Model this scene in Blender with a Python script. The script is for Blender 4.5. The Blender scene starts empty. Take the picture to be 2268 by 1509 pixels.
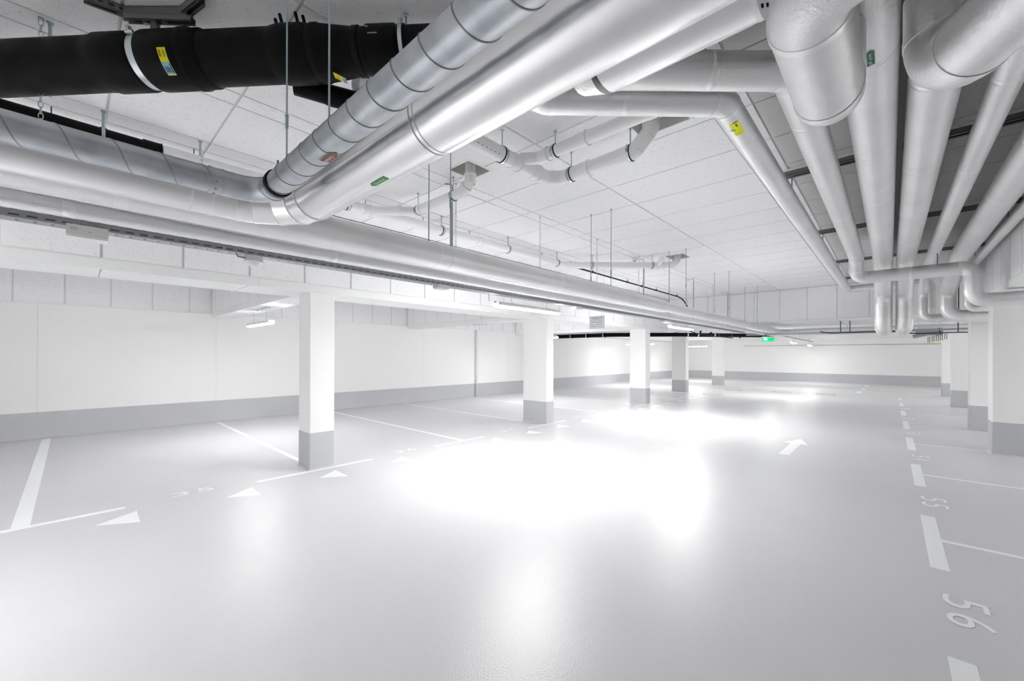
import bpy, bmesh, math, random
from mathutils import Vector, Matrix
random.seed(7)
S = bpy.context.scene
COL = S.collection
# ------------------------------------------------------------------ camera, world, exposure
H0 = 1.5
YAW = math.radians(42.814); ROLL = math.radians(0.16)
RV = Vector((math.cos(YAW), math.sin(YAW), 0)); FV = Vector((-math.sin(YAW), math.cos(YAW), 0)); UV = Vector((0, 0, 1))
c_, s_ = math.cos(ROLL), math.sin(ROLL)
cr = RV*c_ + UV*s_; cu = UV*c_ - RV*s_; cb = -FV
cam = bpy.data.objects.new('camera', bpy.data.cameras.new('camera'))
cam.matrix_world = Matrix(((cr.x, cu.x, cb.x, 0), (cr.y, cu.y, cb.y, 0), (cr.z, cu.z, cb.z, H0), (0, 0, 0, 1)))
cam.data.sensor_width = 36; cam.data.lens = 903.2/2268*36; cam.data.shift_y = 32.6/2268
cam.data.clip_start = 0.02; cam.data.clip_end = 200
COL.objects.link(cam); S.camera = cam
w = bpy.data.worlds.new('world'); S.world = w; w.use_nodes = True
w.node_tree.nodes['Background'].inputs[0].default_value = (1, 1, 1, 1)
w.node_tree.nodes['Background'].inputs[1].default_value = 0.0
S.view_settings.view_transform = 'Standard'; S.view_settings.look = 'None'
S.view_settings.gamma = 1; S.view_settings.use_curve_mapping = False
S.view_settings.exposure = 3.36
LAMP = 27.0      # luminaire diffuser strength
S.cycles.max_bounces = 12; S.cycles.diffuse_bounces = 10; S.cycles.glossy_bounces = 5
S.cycles.sample_clamp_indirect = 6.0; S.cycles.use_denoising = True
S.cycles.caustics_reflective = False; S.cycles.caustics_refractive = False

# ------------------------------------------------------------------ materials
def newmat(name, col, rough=.6, metal=0.0, spec=.5):
    m = bpy.data.materials.new(name); m.use_nodes = True
    b = m.node_tree.nodes['Principled BSDF']
    b.inputs['Base Color'].default_value = (*col, 1); b.inputs['Roughness'].default_value = rough
    b.inputs['Metallic'].default_value = metal; b.inputs['Specular IOR Level'].default_value = spec
    return m
def N(m, t, **k):
    n = m.node_tree.nodes.new(t)
    for a, v in k.items(): setattr(n, a, v)
    return n
def L(m, a, b): m.node_tree.links.new(a, b)
def coords(m, scale, obj=False):
    mp = N(m, 'ShaderNodeMapping'); mp.inputs['Scale'].default_value = scale if hasattr(scale, '__len__') else (scale,)*3
    if obj:
        L(m, N(m, 'ShaderNodeTexCoord').outputs['Object'], mp.inputs[0])
    else:
        L(m, N(m, 'ShaderNodeNewGeometry').outputs['Position'], mp.inputs[0])
    return mp.outputs[0]
def bump(m, vec, scale, strength, dist, detail=2):
    n = N(m, 'ShaderNodeTexNoise'); n.inputs['Scale'].default_value = scale; n.inputs['Detail'].default_value = detail
    L(m, vec, n.inputs['Vector'])
    b = N(m, 'ShaderNodeBump'); b.inputs['Strength'].default_value = strength; b.inputs['Distance'].default_value = dist
    L(m, n.outputs['Fac'], b.inputs['Height']); L(m, b.outputs[0], m.node_tree.nodes['Principled BSDF'].inputs['Normal'])
    return n
def vary(m, vec, scale, c1, c2, lo=.35, hi=.65, sock='Base Color', detail=3):
    n = N(m, 'ShaderNodeTexNoise'); n.inputs['Scale'].default_value = scale; n.inputs['Detail'].default_value = detail
    L(m, vec, n.inputs['Vector'])
    r = N(m, 'ShaderNodeValToRGB'); r.color_ramp.elements[0].position = lo; r.color_ramp.elements[1].position = hi
    c1 = c1 if hasattr(c1, '__len__') else (c1,)*3; c2 = c2 if hasattr(c2, '__len__') else (c2,)*3
    r.color_ramp.elements[0].color = (*c1, 1); r.color_ramp.elements[1].color = (*c2, 1)
    L(m, n.outputs['Fac'], r.inputs[0]); L(m, r.outputs[0], m.node_tree.nodes['Principled BSDF'].inputs[sock])
M = {}
m = M['floor'] = newmat('floor_epoxy', (.68, .68, .695), .32, spec=.33)
v = coords(m, 1); vary(m, v, .35, (.645, .647, .662), (.68, .682, .695)); bump(m, v, 130, .35, .004, 1)
m = M['paint'] = newmat('white_floor_paint', (.93, .94, .94), .38)
bump(m, coords(m, 1), 130, .25, .003, 1)
m = M['wall'] = newmat('white_wall_paint', (.90, .90, .89), .8, spec=.2)
bump(m, coords(m, 1), 60, .12, .002)
m = M['groove'] = newmat('groove_grey', (.74, .74, .735), .9, spec=.1)
m = M['plinth'] = newmat('grey_plinth_paint', (.47, .475, .495), .45)
v = coords(m, 1); vary(m, v, .8, (.52, .525, .545), (.55, .555, .575))
m = M['tile'] = newmat('mineral_fibre_board', (.90, .90, .905), .9, spec=.1)
v = coords(m, 1)
vo = N(m, 'ShaderNodeTexVoronoi'); vo.inputs['Scale'].default_value = 115; L(m, v, vo.inputs['Vector'])
no = N(m, 'ShaderNodeTexNoise'); no.inputs['Scale'].default_value = 19; L(m, v, no.inputs['Vector'])
mt = N(m, 'ShaderNodeMath', operation='MULTIPLY_ADD'); L(m, no.outputs['Fac'], mt.inputs[0]); mt.inputs[1].default_value = .5; mt.inputs[2].default_value = -.10
lt = N(m, 'ShaderNodeMath', operation='LESS_THAN'); L(m, vo.outputs['Distance'], lt.inputs[0]); L(m, mt.outputs[0], lt.inputs[1])
mx = N(m, 'ShaderNodeMix', data_type='RGBA'); L(m, lt.outputs[0], mx.inputs[0])
mx.inputs[6].default_value = (.90, .90, .905, 1); mx.inputs[7].default_value = (.36, .36, .36, 1)
L(m, mx.outputs[2], m.node_tree.nodes['Principled BSDF'].inputs['Base Color'])
m = M['trim'] = newmat('white_edge_trim', (.86, .87, .86), .5)
m = M['grid'] = newmat('ceiling_grid', (.74, .74, .745), .6)
m = M['joint'] = newmat('panel_joint', (.74, .74, .75), .8)
m = M['foil'] = newmat('foil_lagging', (.80, .80, .80), .38, metal=.62)
v = coords(m, 1); vary(m, v, 1.6, .77, .84); bump(m, v, 90, .45, .004, 3)
m = M['foil_tape'] = newmat('foil_tape', (.84, .84, .84), .33, metal=.62)
bump(m, coords(m, 1), 45, .5, .006, 2)
m = M['jacket'] = newmat('polished_aluminium_jacket', (.83, .83, .835), .2, metal=1)
v = coords(m, 1); bump(m, v, 5, .12, .02, 1); vary(m, v, 2.5, .19, .27, sock='Roughness')
m = M['galv'] = newmat('galvanised_spiral_steel', (.5, .53, .56), .36, metal=.95)
v = coords(m, 1); vary(m, v, 14, (.43, .46, .49), (.56, .59, .62)); 
m = M['galv_seam'] = newmat('galvanised_seam', (.30, .31, .32), .45, metal=.9)
m = M['zinc'] = newmat('zinc_rod', (.42, .50, .54), .35, metal=.85)
m = M['strut'] = newmat('strut_channel_steel', (.20, .20, .205), .45, metal=.7)
m = M['clampsteel'] = newmat('bright_zinc_clamp', (.62, .68, .70), .3, metal=.9)
m = M['rubber'] = newmat('black_rubber', (.01, .01, .012), .7, spec=.2)
m = M['black'] = newmat('black_polyethylene', (.0022, .0022, .0025), .55, spec=.14)
v = coords(m, 1); bump(m, v, 30, .1, .003); vary(m, v, 9, .42, .6, sock='Roughness')
m = M['pvc'] = newmat('white_drain_plastic', (.88, .88, .88), .4)
m = M['white'] = newmat('white_plastic', (.80, .80, .79), .4)
m = M['grey'] = newmat('grey_plastic', (.42, .42, .41), .5)
m = M['darkgrey'] = newmat('dark_grey_plastic', (.06, .065, .07), .5)
m = M['orange'] = newmat('orange_cable_sheath', (.50, .11, .02), .5)
m = M['tray'] = newmat('galvanised_tray_sheet', (.36, .39, .41), .42, metal=.8)
m = M['traybase'] = newmat('galvanised_tray_base', (.50, .53, .56), .35, metal=.8)
m = M['yellow'] = newmat('yellow_sticker', (.85, .75, .0), .5)
m = M['yellowtape'] = newmat('fluorescent_yellow_sticker', (.88, .92, .0), .5)
m = M['blue'] = newmat('pale_blue_sticker', (.30, .62, .72), .5)
m = M['ink'] = newmat('black_ink', (.02, .02, .02), .6)
m = M['inkblue'] = newmat('dark_blue_ink', (.03, .05, .10), .6)
m = M['brown'] = newmat('brown_sticker', (.26, .085, .05), .5)
m = M['green'] = newmat('green_sticker', (.06, .30, .07), .5)
m = M['greendark'] = newmat('dark_green_sticker', (.005, .12, .07), .5)
m = M['signwhite'] = newmat('sign_white', (.74, .77, .79), .4)
m = M['rust'] = newmat('rusty_ring', (.22, .15, .08), .6)
m = M['red'] = newmat('red_wire', (.4, .02, .02), .5)
m = M['voidgrey'] = newmat('ceiling_void', (.62, .62, .60), .9)
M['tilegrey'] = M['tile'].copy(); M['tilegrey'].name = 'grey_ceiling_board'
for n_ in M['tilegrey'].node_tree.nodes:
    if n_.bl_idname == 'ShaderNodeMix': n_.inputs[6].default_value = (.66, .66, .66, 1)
def emat(name, col, s):
    m = bpy.data.materials.new(name); m.use_nodes = True
    b = m.node_tree.nodes['Principled BSDF']; b.inputs['Base Color'].default_value = (.8, .8, .8, 1)
    b.inputs['Emission Color'].default_value = (*col, 1); b.inputs['Emission Strength'].default_value = s
    return m
for nm_, k_ in (('lamp', 1.0), ('lamp_far', .52), ('lamp_end', .34), ('lamp_bay', .52), ('lamp_one', .42), ('lamp_unseen', .08), ('lamp_right', .48)):
    M[nm_] = emat('luminaire_diffuser_'+nm_, (1.0, .995, .985), LAMP*k_)
M['exit'] = emat('exit_sign_green', (.0, .55, .18), .10)
M['exit'].node_tree.nodes['Principled BSDF'].inputs['Base Color'].default_value = (0, .35, .10, 1)

# ------------------------------------------------------------------ mesh helpers
class G:
    """collects vertices and faces of one mesh"""
    def __init__(s): s.v = []; s.f = []
    def add(s, v, f):
        o = len(s.v); s.v += [tuple(p) for p in v]; s.f += [tuple(i+o for i in q) for q in f]; return s
    def box(s, x0, x1, y0, y1, z0, z1):
        return s.add([(x0,y0,z0),(x1,y0,z0),(x1,y1,z0),(x0,y1,z0),(x0,y0,z1),(x1,y0,z1),(x1,y1,z1),(x0,y1,z1)],
                     [(0,3,2,1),(4,5,6,7),(0,1,5,4),(1,2,6,5),(2,3,7,6),(3,0,4,7)])
    def bbox(s, x0, x1, y0, y1, z0, z1, b=.004):
        """box with chamfered edges on all sides (three rings)"""
        X = [(x0, x0+b), (x1, x1-b)]
        v = []; 
        def ring(z, i, axes):
            return [(x0+i, y0+i, z), (x1-i, y0+i, z), (x1-i, y1-i, z), (x0+i, y1-i, z)]
        v = ring(z0, b, 0)+ring(z0+b, 0, 0)+ring(z1-b, 0, 0)+ring(z1, b, 0)
        f = [(3,2,1,0), (12,13,14,15)]
        for k in range(3):
            for j in range(4):
                a = k*4+j; c = k*4+(j+1) % 4; f.append((a, c, c+4, a+4))
        return s.add(v, f)
    def tube(s, pts, r, n=24, cap=True, closed=False):
        pts = [Vector(p) for p in pts]; k = len(pts)
        rr = r if hasattr(r, '__len__') else [r]*k
        T = []
        for i in range(k):
            if closed: t = (pts[(i+1) % k]-pts[i]).normalized()+(pts[i]-pts[i-1]).normalized()
            elif i == 0: t = pts[1]-pts[0]
            elif i == k-1: t = pts[-1]-pts[-2]
            else: t = (pts[i+1]-pts[i]).normalized()+(pts[i]-pts[i-1]).normalized()
            if t.length < 1e-9:
                t = T[-1] if T else next(((b-a) for a, b in zip(pts[:-1], pts[1:]) if (b-a).length > 1e-9), Vector((0, 0, 1)))
            T.append(t.normalized())
        up = Vector((0, 0, 1)) if abs(T[0].z) < .9 else Vector((1, 0, 0))
        u = T[0].cross(up).normalized(); vs = []
        for i in range(k):
            if i: u = (u-T[i]*u.dot(T[i])).normalized()
            w_ = T[i].cross(u)
            # mitre stretch
            for j in range(n):
                a = 2*math.pi*j/n
                vs.append(pts[i]+(u*math.cos(a)+w_*math.sin(a))*rr[i])
        fs = []
        rng = k if closed else k-1
        for i in range(rng):
            i2 = (i+1) % k
            for j in range(n):
                j2 = (j+1) % n
                fs.append((i*n+j, i*n+j2, i2*n+j2, i2*n+j))
        if cap and not closed:
            fs.append(tuple(range(n-1, -1, -1))); fs.append(tuple((k-1)*n+j for j in range(n)))
        return s.add(vs, fs)
    def link(s, name, mat, parent=None, smooth=True, ang=35):
        me = bpy.data.meshes.new(name); me.from_pydata(s.v, [], s.f); me.update()
        if smooth:
            me.polygons.foreach_set('use_smooth', [True]*len(me.polygons))
            me.set_sharp_from_angle(angle=math.radians(ang))
        me.materials.append(mat if not isinstance(mat, str) else M[mat])
        o = bpy.data.objects.new(name, me); COL.objects.link(o)
        if parent is not None:
            o.parent = parent
            p = parent
            off = Vector((0, 0, 0))
            while p is not None: off += p.location; p = p.parent
            me.transform(Matrix.Translation(-off))
        return o
def thing(name, label, cat, loc=(0, 0, 0), group=None):
    o = bpy.data.objects.new(name, None); COL.objects.link(o); o.location = loc; o.empty_display_size = .1
    o['label'] = label; o['category'] = cat
    if group: o['group'] = group
    return o
def tag(o, label, cat, group=None):
    o['label'] = label; o['category'] = cat
    if group: o['group'] = group
    return o
def struct(o): o['kind'] = 'structure'; return o
def lin(a, b, n): return [Vector(a).lerp(Vector(b), i/n) for i in range(n+1)]
def route(pts, R, nseg=10):
    """centreline split into ('s', [a,b]) straights and ('e', [arc]) elbows"""
    pts = [Vector(p) for p in pts]; out = []; cur = pts[0]
    RR = R if hasattr(R, '__len__') else [R]*len(pts)
    for i in range(1, len(pts)-1):
        a, b, c = pts[i-1], pts[i], pts[i+1]
        d1 = (b-a).normalized(); d2 = (c-b).normalized()
        th = d1.angle(d2); Rr = RR[i]
        tl = min(Rr*math.tan(th/2), (b-cur).length*.98, (c-b).length*.49 if i < len(pts)-2 else (c-b).length*.98)
        Rr = tl/math.tan(th/2)
        p1 = b-d1*tl; p2 = b+d2*tl
        nrm = (d2-d1*d1.dot(d2)).normalized(); ctr = p1+nrm*Rr
        arc = []
        for k in range(nseg+1):
            t = th*k/nseg
            arc.append(ctr-nrm*Rr*math.cos(t)+d1*Rr*math.sin(t))
        if (p1-cur).length > 1e-4: out.append(('s', [cur, p1]))
        out.append(('e', arc)); cur = p2
    out.append(('s', [cur, pts[-1]])); return out
def pipe(name, label, cat, pts, r, R=None, mat='foil', band='foil_tape', pitch=1.0, n=36, group=None, seg_name='pipe_section', joints=True, off=.45):
    R = R or r*1.6
    root = thing(name, label, cat, pts[0], group)
    for kind, p in route(pts, R):
        if kind == 's':
            a, b = p; Ln = (b-a).length; k = max(1, int(Ln/.25))
            G().tube(lin(a, b, k), r, n).link(seg_name, mat, root)
            if band and pitch:
                d = (b-a).normalized(); t = off
                while t < Ln-.08:
                    G().tube([a+d*(t-.022), a+d*(t-.021), a+d*(t+.021), a+d*(t+.022)], [r, r+.0007, r+.0007, r], n, cap=False).link('tape_band', band, root)
                    t += pitch
        else:
            G().tube(p, r*1.0, n).link('elbow', mat, root)
            if joints and band:
                for q, q2 in ((p[0], p[1]), (p[-1], p[-2])):
                    d = (q2-q).normalized()
                    G().tube([q-d*.02, q-d*.019, q+d*.012, q+d*.013], [r, r+.002, r+.002, r], n, cap=False).link('tape_band', band, root)
    return root
def digit_mesh(ch):
    cu_ = bpy.data.curves.new('t', 'FONT'); cu_.body = ch; cu_.resolution_u = 4
    o = bpy.data.objects.new('t', cu_); COL.objects.link(o)
    dg = bpy.context.evaluated_depsgraph_get(); dg.update()
    me = bpy.data.meshes.new_from_object(o.evaluated_get(dg))
    v = [(p.co.x, p.co.y) for p in me.vertices]; f = [tuple(q.vertices) for q in me.polygons]
    bpy.data.objects.remove(o); bpy.data.meshes.remove(me); bpy.data.curves.remove(cu_)
    return v, f
_tc = {}
def text2d(s, h=None, wd=None):
    """flat lettering normalised so that it starts at 0,0; scaled to height h and width wd"""
    if s not in _tc: _tc[s] = digit_mesh(s)
    v, f = _tc[s]
    x0 = min(p[0] for p in v); x1 = max(p[0] for p in v); y0 = min(p[1] for p in v); y1 = max(p[1] for p in v)
    sy = (h/(y1-y0)) if h else 1; sx = (wd/(x1-x0)) if wd else sy
    return [((p[0]-x0)*sx, (p[1]-y0)*sy) for p in v], f
class Flat:
    """flat artwork in u,v mapped by a function onto a surface"""
    def __init__(s): s.v = []; s.f = []
    def add(s, v, f):
        o = len(s.v); s.v += list(v); s.f += [tuple(i+o for i in q) for q in f]; return s
    def rect(s, u0, u1, v0, v1, n=1, m_=6):
        P = [(u0+(u1-u0)*i/n, v0+(v1-v0)*j/m_) for j in range(m_+1) for i in range(n+1)]
        return s.add(P, [(j*(n+1)+i, j*(n+1)+i+1, (j+1)*(n+1)+i+1, (j+1)*(n+1)+i) for j in range(m_) for i in range(n)])
    def text(s, t, u, v, h, wd=None):
        a, f = text2d(t, h, wd); return s.add([(p[0]+u, p[1]+v) for p in a], f)
    def put(s, fn, eps, name, mat, parent):
        g = G(); g.add([fn(u, v, eps) for u, v in s.v], s.f); return g.link(name, mat, parent, smooth=False)
def on_cyl(c, axis, rad, a0, r, flip=1):
    """u along axis, v around from direction rad (unit, perpendicular)"""
    c = Vector(c); axis = Vector(axis).normalized(); rad = Vector(rad).normalized(); tan = axis.cross(rad)*flip
    def fn(u, v, eps):
        a = v/r; return c+axis*u+(rad*math.cos(a)+tan*math.sin(a))*(r+eps)
    return fn

# ------------------------------------------------------------------ structure
CH = 3.365          # ceiling height
XW = -10.98         # left wall
YB = 29.4           # back wall
YC = 13.59          # cross beam face
XR = 6.3
floor = struct(G().box(XW-.3, XR+.3, -6.3, YB+.3, -.2, 0).link('floor', 'floor', smooth=False))
# walls
wl = struct(G().box(XW-.3, XW-.006, -6.3, YB+.3, 0, 3.8).link('wall_left', 'groove', smooth=False))
jy = [-6.3, -3.0, -.41, 2.18, 7.65, 11.6, 15.6, 19.6, 23.6, YB]
for a, b in zip(jy[:-1], jy[1:]):
    top = 2.40 if b < YC else 2.47
    G().box(XW-.014, XW, a+.003, b-.003, .45, 2.40).link('wall_panel', 'wall', wl, smooth=False)
wb = struct(G().box(XW-.3, XR+.3, YB, YB+.3, 0, 3.8).link('wall_back', 'wall', smooth=False))
wr = struct(G().box(XR, XR+.3, -6.3, YB+.3, 0, 3.8).link('wall_right', 'wall', smooth=False))
wf = struct(G().box(XW-.3, XR+.3, -6.3, -6.0, 0, 3.8).link('wall_front', 'wall', smooth=False))
def baseb(name, p0, p1, nrm, h=.475):
    """painted plinth band with a small cove at the foot"""
    p0 = Vector(p0); p1 = Vector(p1); nrm = Vector(nrm); prof = [(0, h), (.004, h), (.004, .035), (.010, .016), (.022, .006), (.04, .001), (0, 0)]
    v = []
    for p in (p0, p1):
        for d, z in prof: v.append(p+nrm*d+Vector((0, 0, z)))
    k = len(prof); f = [(i, i+1, i+1+k, i+k) for i in range(k-1)]
    return struct(G().add(v, f).link(name, 'plinth', smooth=True))
baseb('baseboard_left', (XW, -6, 0), (XW, YB, 0), (1, 0, 0))
baseb('baseboard_back', (XW, YB, 0), (XR, YB, 0), (0, -1, 0), .49)
baseb('baseboard_right', (XR, -6, 0), (XR, YB, 0), (-1, 0, 0))
# ceiling: high part as boards in a grid
XLB, XRB = -5.47, 1.14      # faces of the longitudinal beams
holes = [(-1.555, -1.155, 2.955, 3.30), (-3.25, -2.965, 2.575, 2.87), (-3.10, -2.77, 7.57, 7.95)]
cxs = sorted({XW-.3, XR+.3}|{h[0] for h in holes}|{h[1] for h in holes}); cys = sorted({-6.3, YC+.5}|{h[2] for h in holes}|{h[3] for h in holes})
q = G()
for x0, x1 in zip(cxs[:-1], cxs[1:]):
    for y0, y1 in zip(cys[:-1], cys[1:]):
        if not any(h[0]-1e-6 <= x0 and x1 <= h[1]+1e-6 and h[2]-1e-6 <= y0 and y1 <= h[3]+1e-6 for h in holes): q.box(x0, x1, y0, y1, CH+.014, CH+.2)
ceil = struct(q.link('ceiling', 'grid', smooth=False))
xs = [XLB, -4.62, -4.40, -3.60, -3.42, -2.30, -1.01, -.745, .25, XRB]
y0s = [.18+.648*k for k in range(-3, 21)]
def board(x0, x1, y0, y1):
    g = .008
    for hx0, hx1, hy0, hy1 in holes:
        if hx0 < x1 and hx1 > x0 and hy0 < y1 and hy1 > y0:      # leave the opening out
            a0, a1, b0, b1 = max(x0+g, hx0), min(x1-g, hx1), max(y0+g, hy0), min(y1-g, hy1)
            q = G(); e = .01
            if a0 > x0+g+e: q.box(x0+g, a0, y0+g, y1-g, CH, CH+.013)
            if a1 < x1-g-e: q.box(a1, x1-g, y0+g, y1-g, CH, CH+.013)
            if b0 > y0+g+e: q.box(a0, a1, y0+g, b0, CH, CH+.013)
            if b1 < y1-g-e: q.box(a0, a1, b1, y1-g, CH, CH+.013)
            if q.v: q.link('ceiling_board', 'tile', ceil, smooth=False)
            return
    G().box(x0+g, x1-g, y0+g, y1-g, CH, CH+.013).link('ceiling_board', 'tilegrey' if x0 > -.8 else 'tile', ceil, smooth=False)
for x0, x1 in zip(xs[:-1], xs[1:]):
    for y0 in y0s:
        y1 = min(y0+.648, YC)
        if y1-y0 > .1: board(x0, x1, y0, y1)
G().box(XLB, XRB, -6, y0s[0], CH, CH+.013).link('ceiling_board', 'tile', ceil, smooth=False)
G().box(XW, -6.1, -6, YC, CH, CH+.013).link('ceiling_board', 'tile', ceil, smooth=False)
G().box(1.76, XR, -6, YC, CH, CH+.013).link('ceiling_board', 'tile', ceil, smooth=False)
# shafts above the openings (lining boards and a white frame)
for hx0, hx1, hy0, hy1 in holes:
    q = G(); z1 = CH+.19; e = .004
    q.box(hx0, hx1, hy0, hy1, z1, z1+.01).box(hx0, hx0+e, hy0, hy1, CH, z1).box(hx1-e, hx1, hy0, hy1, CH, z1).box(hx0, hx1, hy0, hy0+e, CH, z1).box(hx0, hx1, hy1-e, hy1, CH, z1)
    q.link('shaft_back', 'voidgrey', ceil, smooth=False)
    q = G(); t = .022; z0 = CH-.004
    q.box(hx0-t, hx1+t, hy0-t, hy0, z0, CH+.001).box(hx0-t, hx1+t, hy1, hy1+t, z0, CH+.001)
    q.box(hx0-t, hx0, hy0, hy1, z0, CH+.001).box(hx1, hx1+t, hy0, hy1, z0, CH+.001)
    q.link('opening_frame', 'trim', ceil, smooth=False)
# low ceiling beyond the cross beam
c2 = struct(G().box(XW-.3, XR+.3, YC+2.8, YB+.3, 2.47, 2.9).link('ceiling', 'wall', smooth=False))
# upper wall cladding in the bays
yy = [-.69-.6*k for k in range(8, 0, -1)]+[-.69+.6*k for k in range(0, 25)]
for a in yy:
    b = min(a+.6, YC)
    if b-a > .05: G().box(XW-.013, XW+.004, a+.012, b-.012, 2.40, CH).link('cladding_board', 'tile', wl, smooth=False)
struct(G().box(XW-.01, XW+.036, -6, YC, 2.385, 2.402).link('trim_1', 'trim', smooth=False))

def beam(label, x0, x1, y0, y1, z0, axis, joints, faces, ujoints=None, zt=.10):
    """clad beam: core, boards on its faces, boards underneath, white corner trims"""
    t = thing('ceiling_beam', label, 'beam', ((x0+x1)/2, (y0+y1)/2, z0))
    i = .02
    G().box(x0+i, x1-i, y0+i, y1-i, z0+i, CH).link('core', 'joint', t, smooth=False)
    js = joints
    for f in faces:
        for a, b in zip(js[:-1], js[1:]):
            if axis == 'y':
                xa, xb = (x1-i, x1-.004) if f > 0 else (x0+.004, x0+i)
                G().box(xa, xb, a+.011, b-.011, z0+zt+.012, CH-.006).link('face_board', 'tile', t, smooth=False)
            else:
                ya, yb = (y1-i, y1-.004) if f > 0 else (y0+.004, y0+i)
                G().box(a+.011, b-.011, ya, yb, z0+zt+.012, CH-.006).link('face_board', 'tile', t, smooth=False)
        # trims in lengths
        lo, hi = js[0], js[-1]; L0 = lo
        while L0 < hi-.01:
            L1 = min(L0+2.5, hi)
            if axis == 'y':
                xa, xb = (x1-i, x1) if f > 0 else (x0, x0+i)
                q = G().box(xa, xb, L0+.001, L1-.001, z0, z0+zt)
                q.box(xa, xb-.001 if f > 0 else xb, L0+.001, L1-.001, z0+zt-.02+.022, z0+zt+.010)
            else:
                ya, yb = (y1-i, y1) if f > 0 else (y0, y0+i)
                q = G().box(L0+.001, L1-.001, ya, yb, z0, z0+zt)
                q.box(L0+.001, L1-.001, ya+(.001 if f < 0 else 0), yb, z0+zt+.002, z0+zt+.010)
            q.link('edge_trim', 'trim', t, smooth=False); L0 = L1
    uj = ujoints or js
    for a, b in zip(uj[:-1], uj[1:]):
        if axis == 'y': G().box(x0+i+.001, x1-i-.001, a+.006, b-.006, z0+.002, z0+i).link('underside_board', 'tile', t, smooth=False)
        else: G().box(a+.006, b-.006, y0+i+.001, y1-i-.001, z0+.002, z0+i).link('underside_board', 'tile', t, smooth=False)
    return t
jl = [.189+.6085*k for k in range(-8, 22)]
jl = [-6.0]+[a for a in jl if a < YC-.3]+[YC]
beam('long white clad beam above the left row of columns', -6.11, XLB, -6, YC, 2.305, 'y', jl, (1, -1), [jl[0]]+[-1.03+1.217*k for k in range(0, 12)]+[YC])
jr = [-6.0]+[.335+.6085*k for k in range(-6, 22) if .335+.6085*k < YC-.3]+[YC]
beam('long white clad beam above the right row of columns', XRB, 1.76, -6, YC, 2.40, 'y', jr, (1, -1))
for k, (yb, lb) in enumerate(((-2.85, 'short white clad beam crossing the bay left of the first column'), (2.09, 'white clad beam running from the first left column to the left wall'), (7.06, 'white clad beam running from the second left column to the left wall'), (12.03, 'white clad beam running from the third left column to the left wall'))):
    jx = [XW+.03]+[XW+.35+.6*i for i in range(0, 8)]+[-6.11]
    beam(lb, XW+.031, -6.11, yb, yb+.42, 2.315, 'x', jx, (-1, 1), zt=.09)
jc = [XLB]+[-2.285+.636*k for k in range(-4, 6)]+[XRB]
beam('white clad cross beam at the far end of the high ceiling', XLB, XRB, YC, YC+2.8, 2.468, 'x', jc, (-1,), [XLB, -4.2, -2.6, -1.02, .3, XRB], zt=.012)
beam('white clad beam closing the far left bays below the ceiling', XW+.031, XLB, YC, YC+2.8, 2.42, 'x', [XW+.03+.615*k for k in range(0, 9)]+[XLB], (-1,), zt=.012)
beam('white clad beam closing the far right bays below the ceiling', XRB, XR, YC, YC+2.8, 2.468, 'x', [XRB+.64*k for k in range(0, 8)]+[XR], (-1,), zt=.012)

def column(label, x0, x1, y0, y1, h, bandh=.48, group=None):
    t = thing('column', label, 'column', ((x0+x1)/2, (y0+y1)/2, 0), group)
    b = .008
    def prism(z0, z1, e=0.0):
        P = [(x0-e+b, y0-e), (x1+e-b, y0-e), (x1+e, y0-e+b), (x1+e, y1+e-b), (x1+e-b, y1+e), (x0-e+b, y1+e), (x0-e, y1+e-b), (x0-e, y0-e+b)]
        v = [(p[0], p[1], z) for z in (z0, z1) for p in P]
        return G().add(v, [tuple(range(7, -1, -1)), tuple(range(8, 16))]+[(i, (i+1) % 8, (i+1) % 8+8, i+8) for i in range(8)])
    prism(bandh, h).link('shaft', 'wall', t, smooth=False)
    q = prism(0.0, bandh, .002); 
    # cove at the foot
    e = .02
    P0 = [(x0-e, y0-e, 0), (x1+e, y0-e, 0), (x1+e, y1+e, 0), (x0-e, y1+e, 0)]; P1 = [(x0-.002, y0-.002, .02), (x1+.002, y0-.002, .02), (x1+.002, y1+.002, .02), (x0-.002, y1+.002, .02)]
    q.add(P0+P1, [(i, (i+1) % 4, (i+1) % 4+4, i+4) for i in range(4)])
    q.link('painted_foot', 'plinth', t, smooth=False)
    return t
column('nearest white column of the left row with grey foot', -5.87, -5.50, 2.09, 2.41, 2.307)
column('second white column of the left row with grey foot', -6.16, -5.49, 7.03, 7.29, 2.307)
column('third white column of the left row with grey foot', -6.05, -5.53, 12.03, 12.36, 2.307)
column('fourth white column of the left row, further back with grey foot', -6.77, -6.19, 17.28, 17.58, 2.471)
column('farthest white column of the left row, near the back wall', -6.70, -6.18, 22.35, 22.65, 2.471)
column('big white column at the right edge of the view', 1.15, 1.90, 9.58, 9.93, 2.42, .50)
column('brightly lit second white column of the right row', 1.20, 1.75, 12.45, 12.75, 2.42, .50)
column('third column of the right row with grey foot', 1.335, 1.95, 17.62, 17.95, 2.471, .50)
column('farthest column of the right row, beside the back wall view', 1.44, 1.95, 22.1, 22.6, 2.471, .50)

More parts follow.
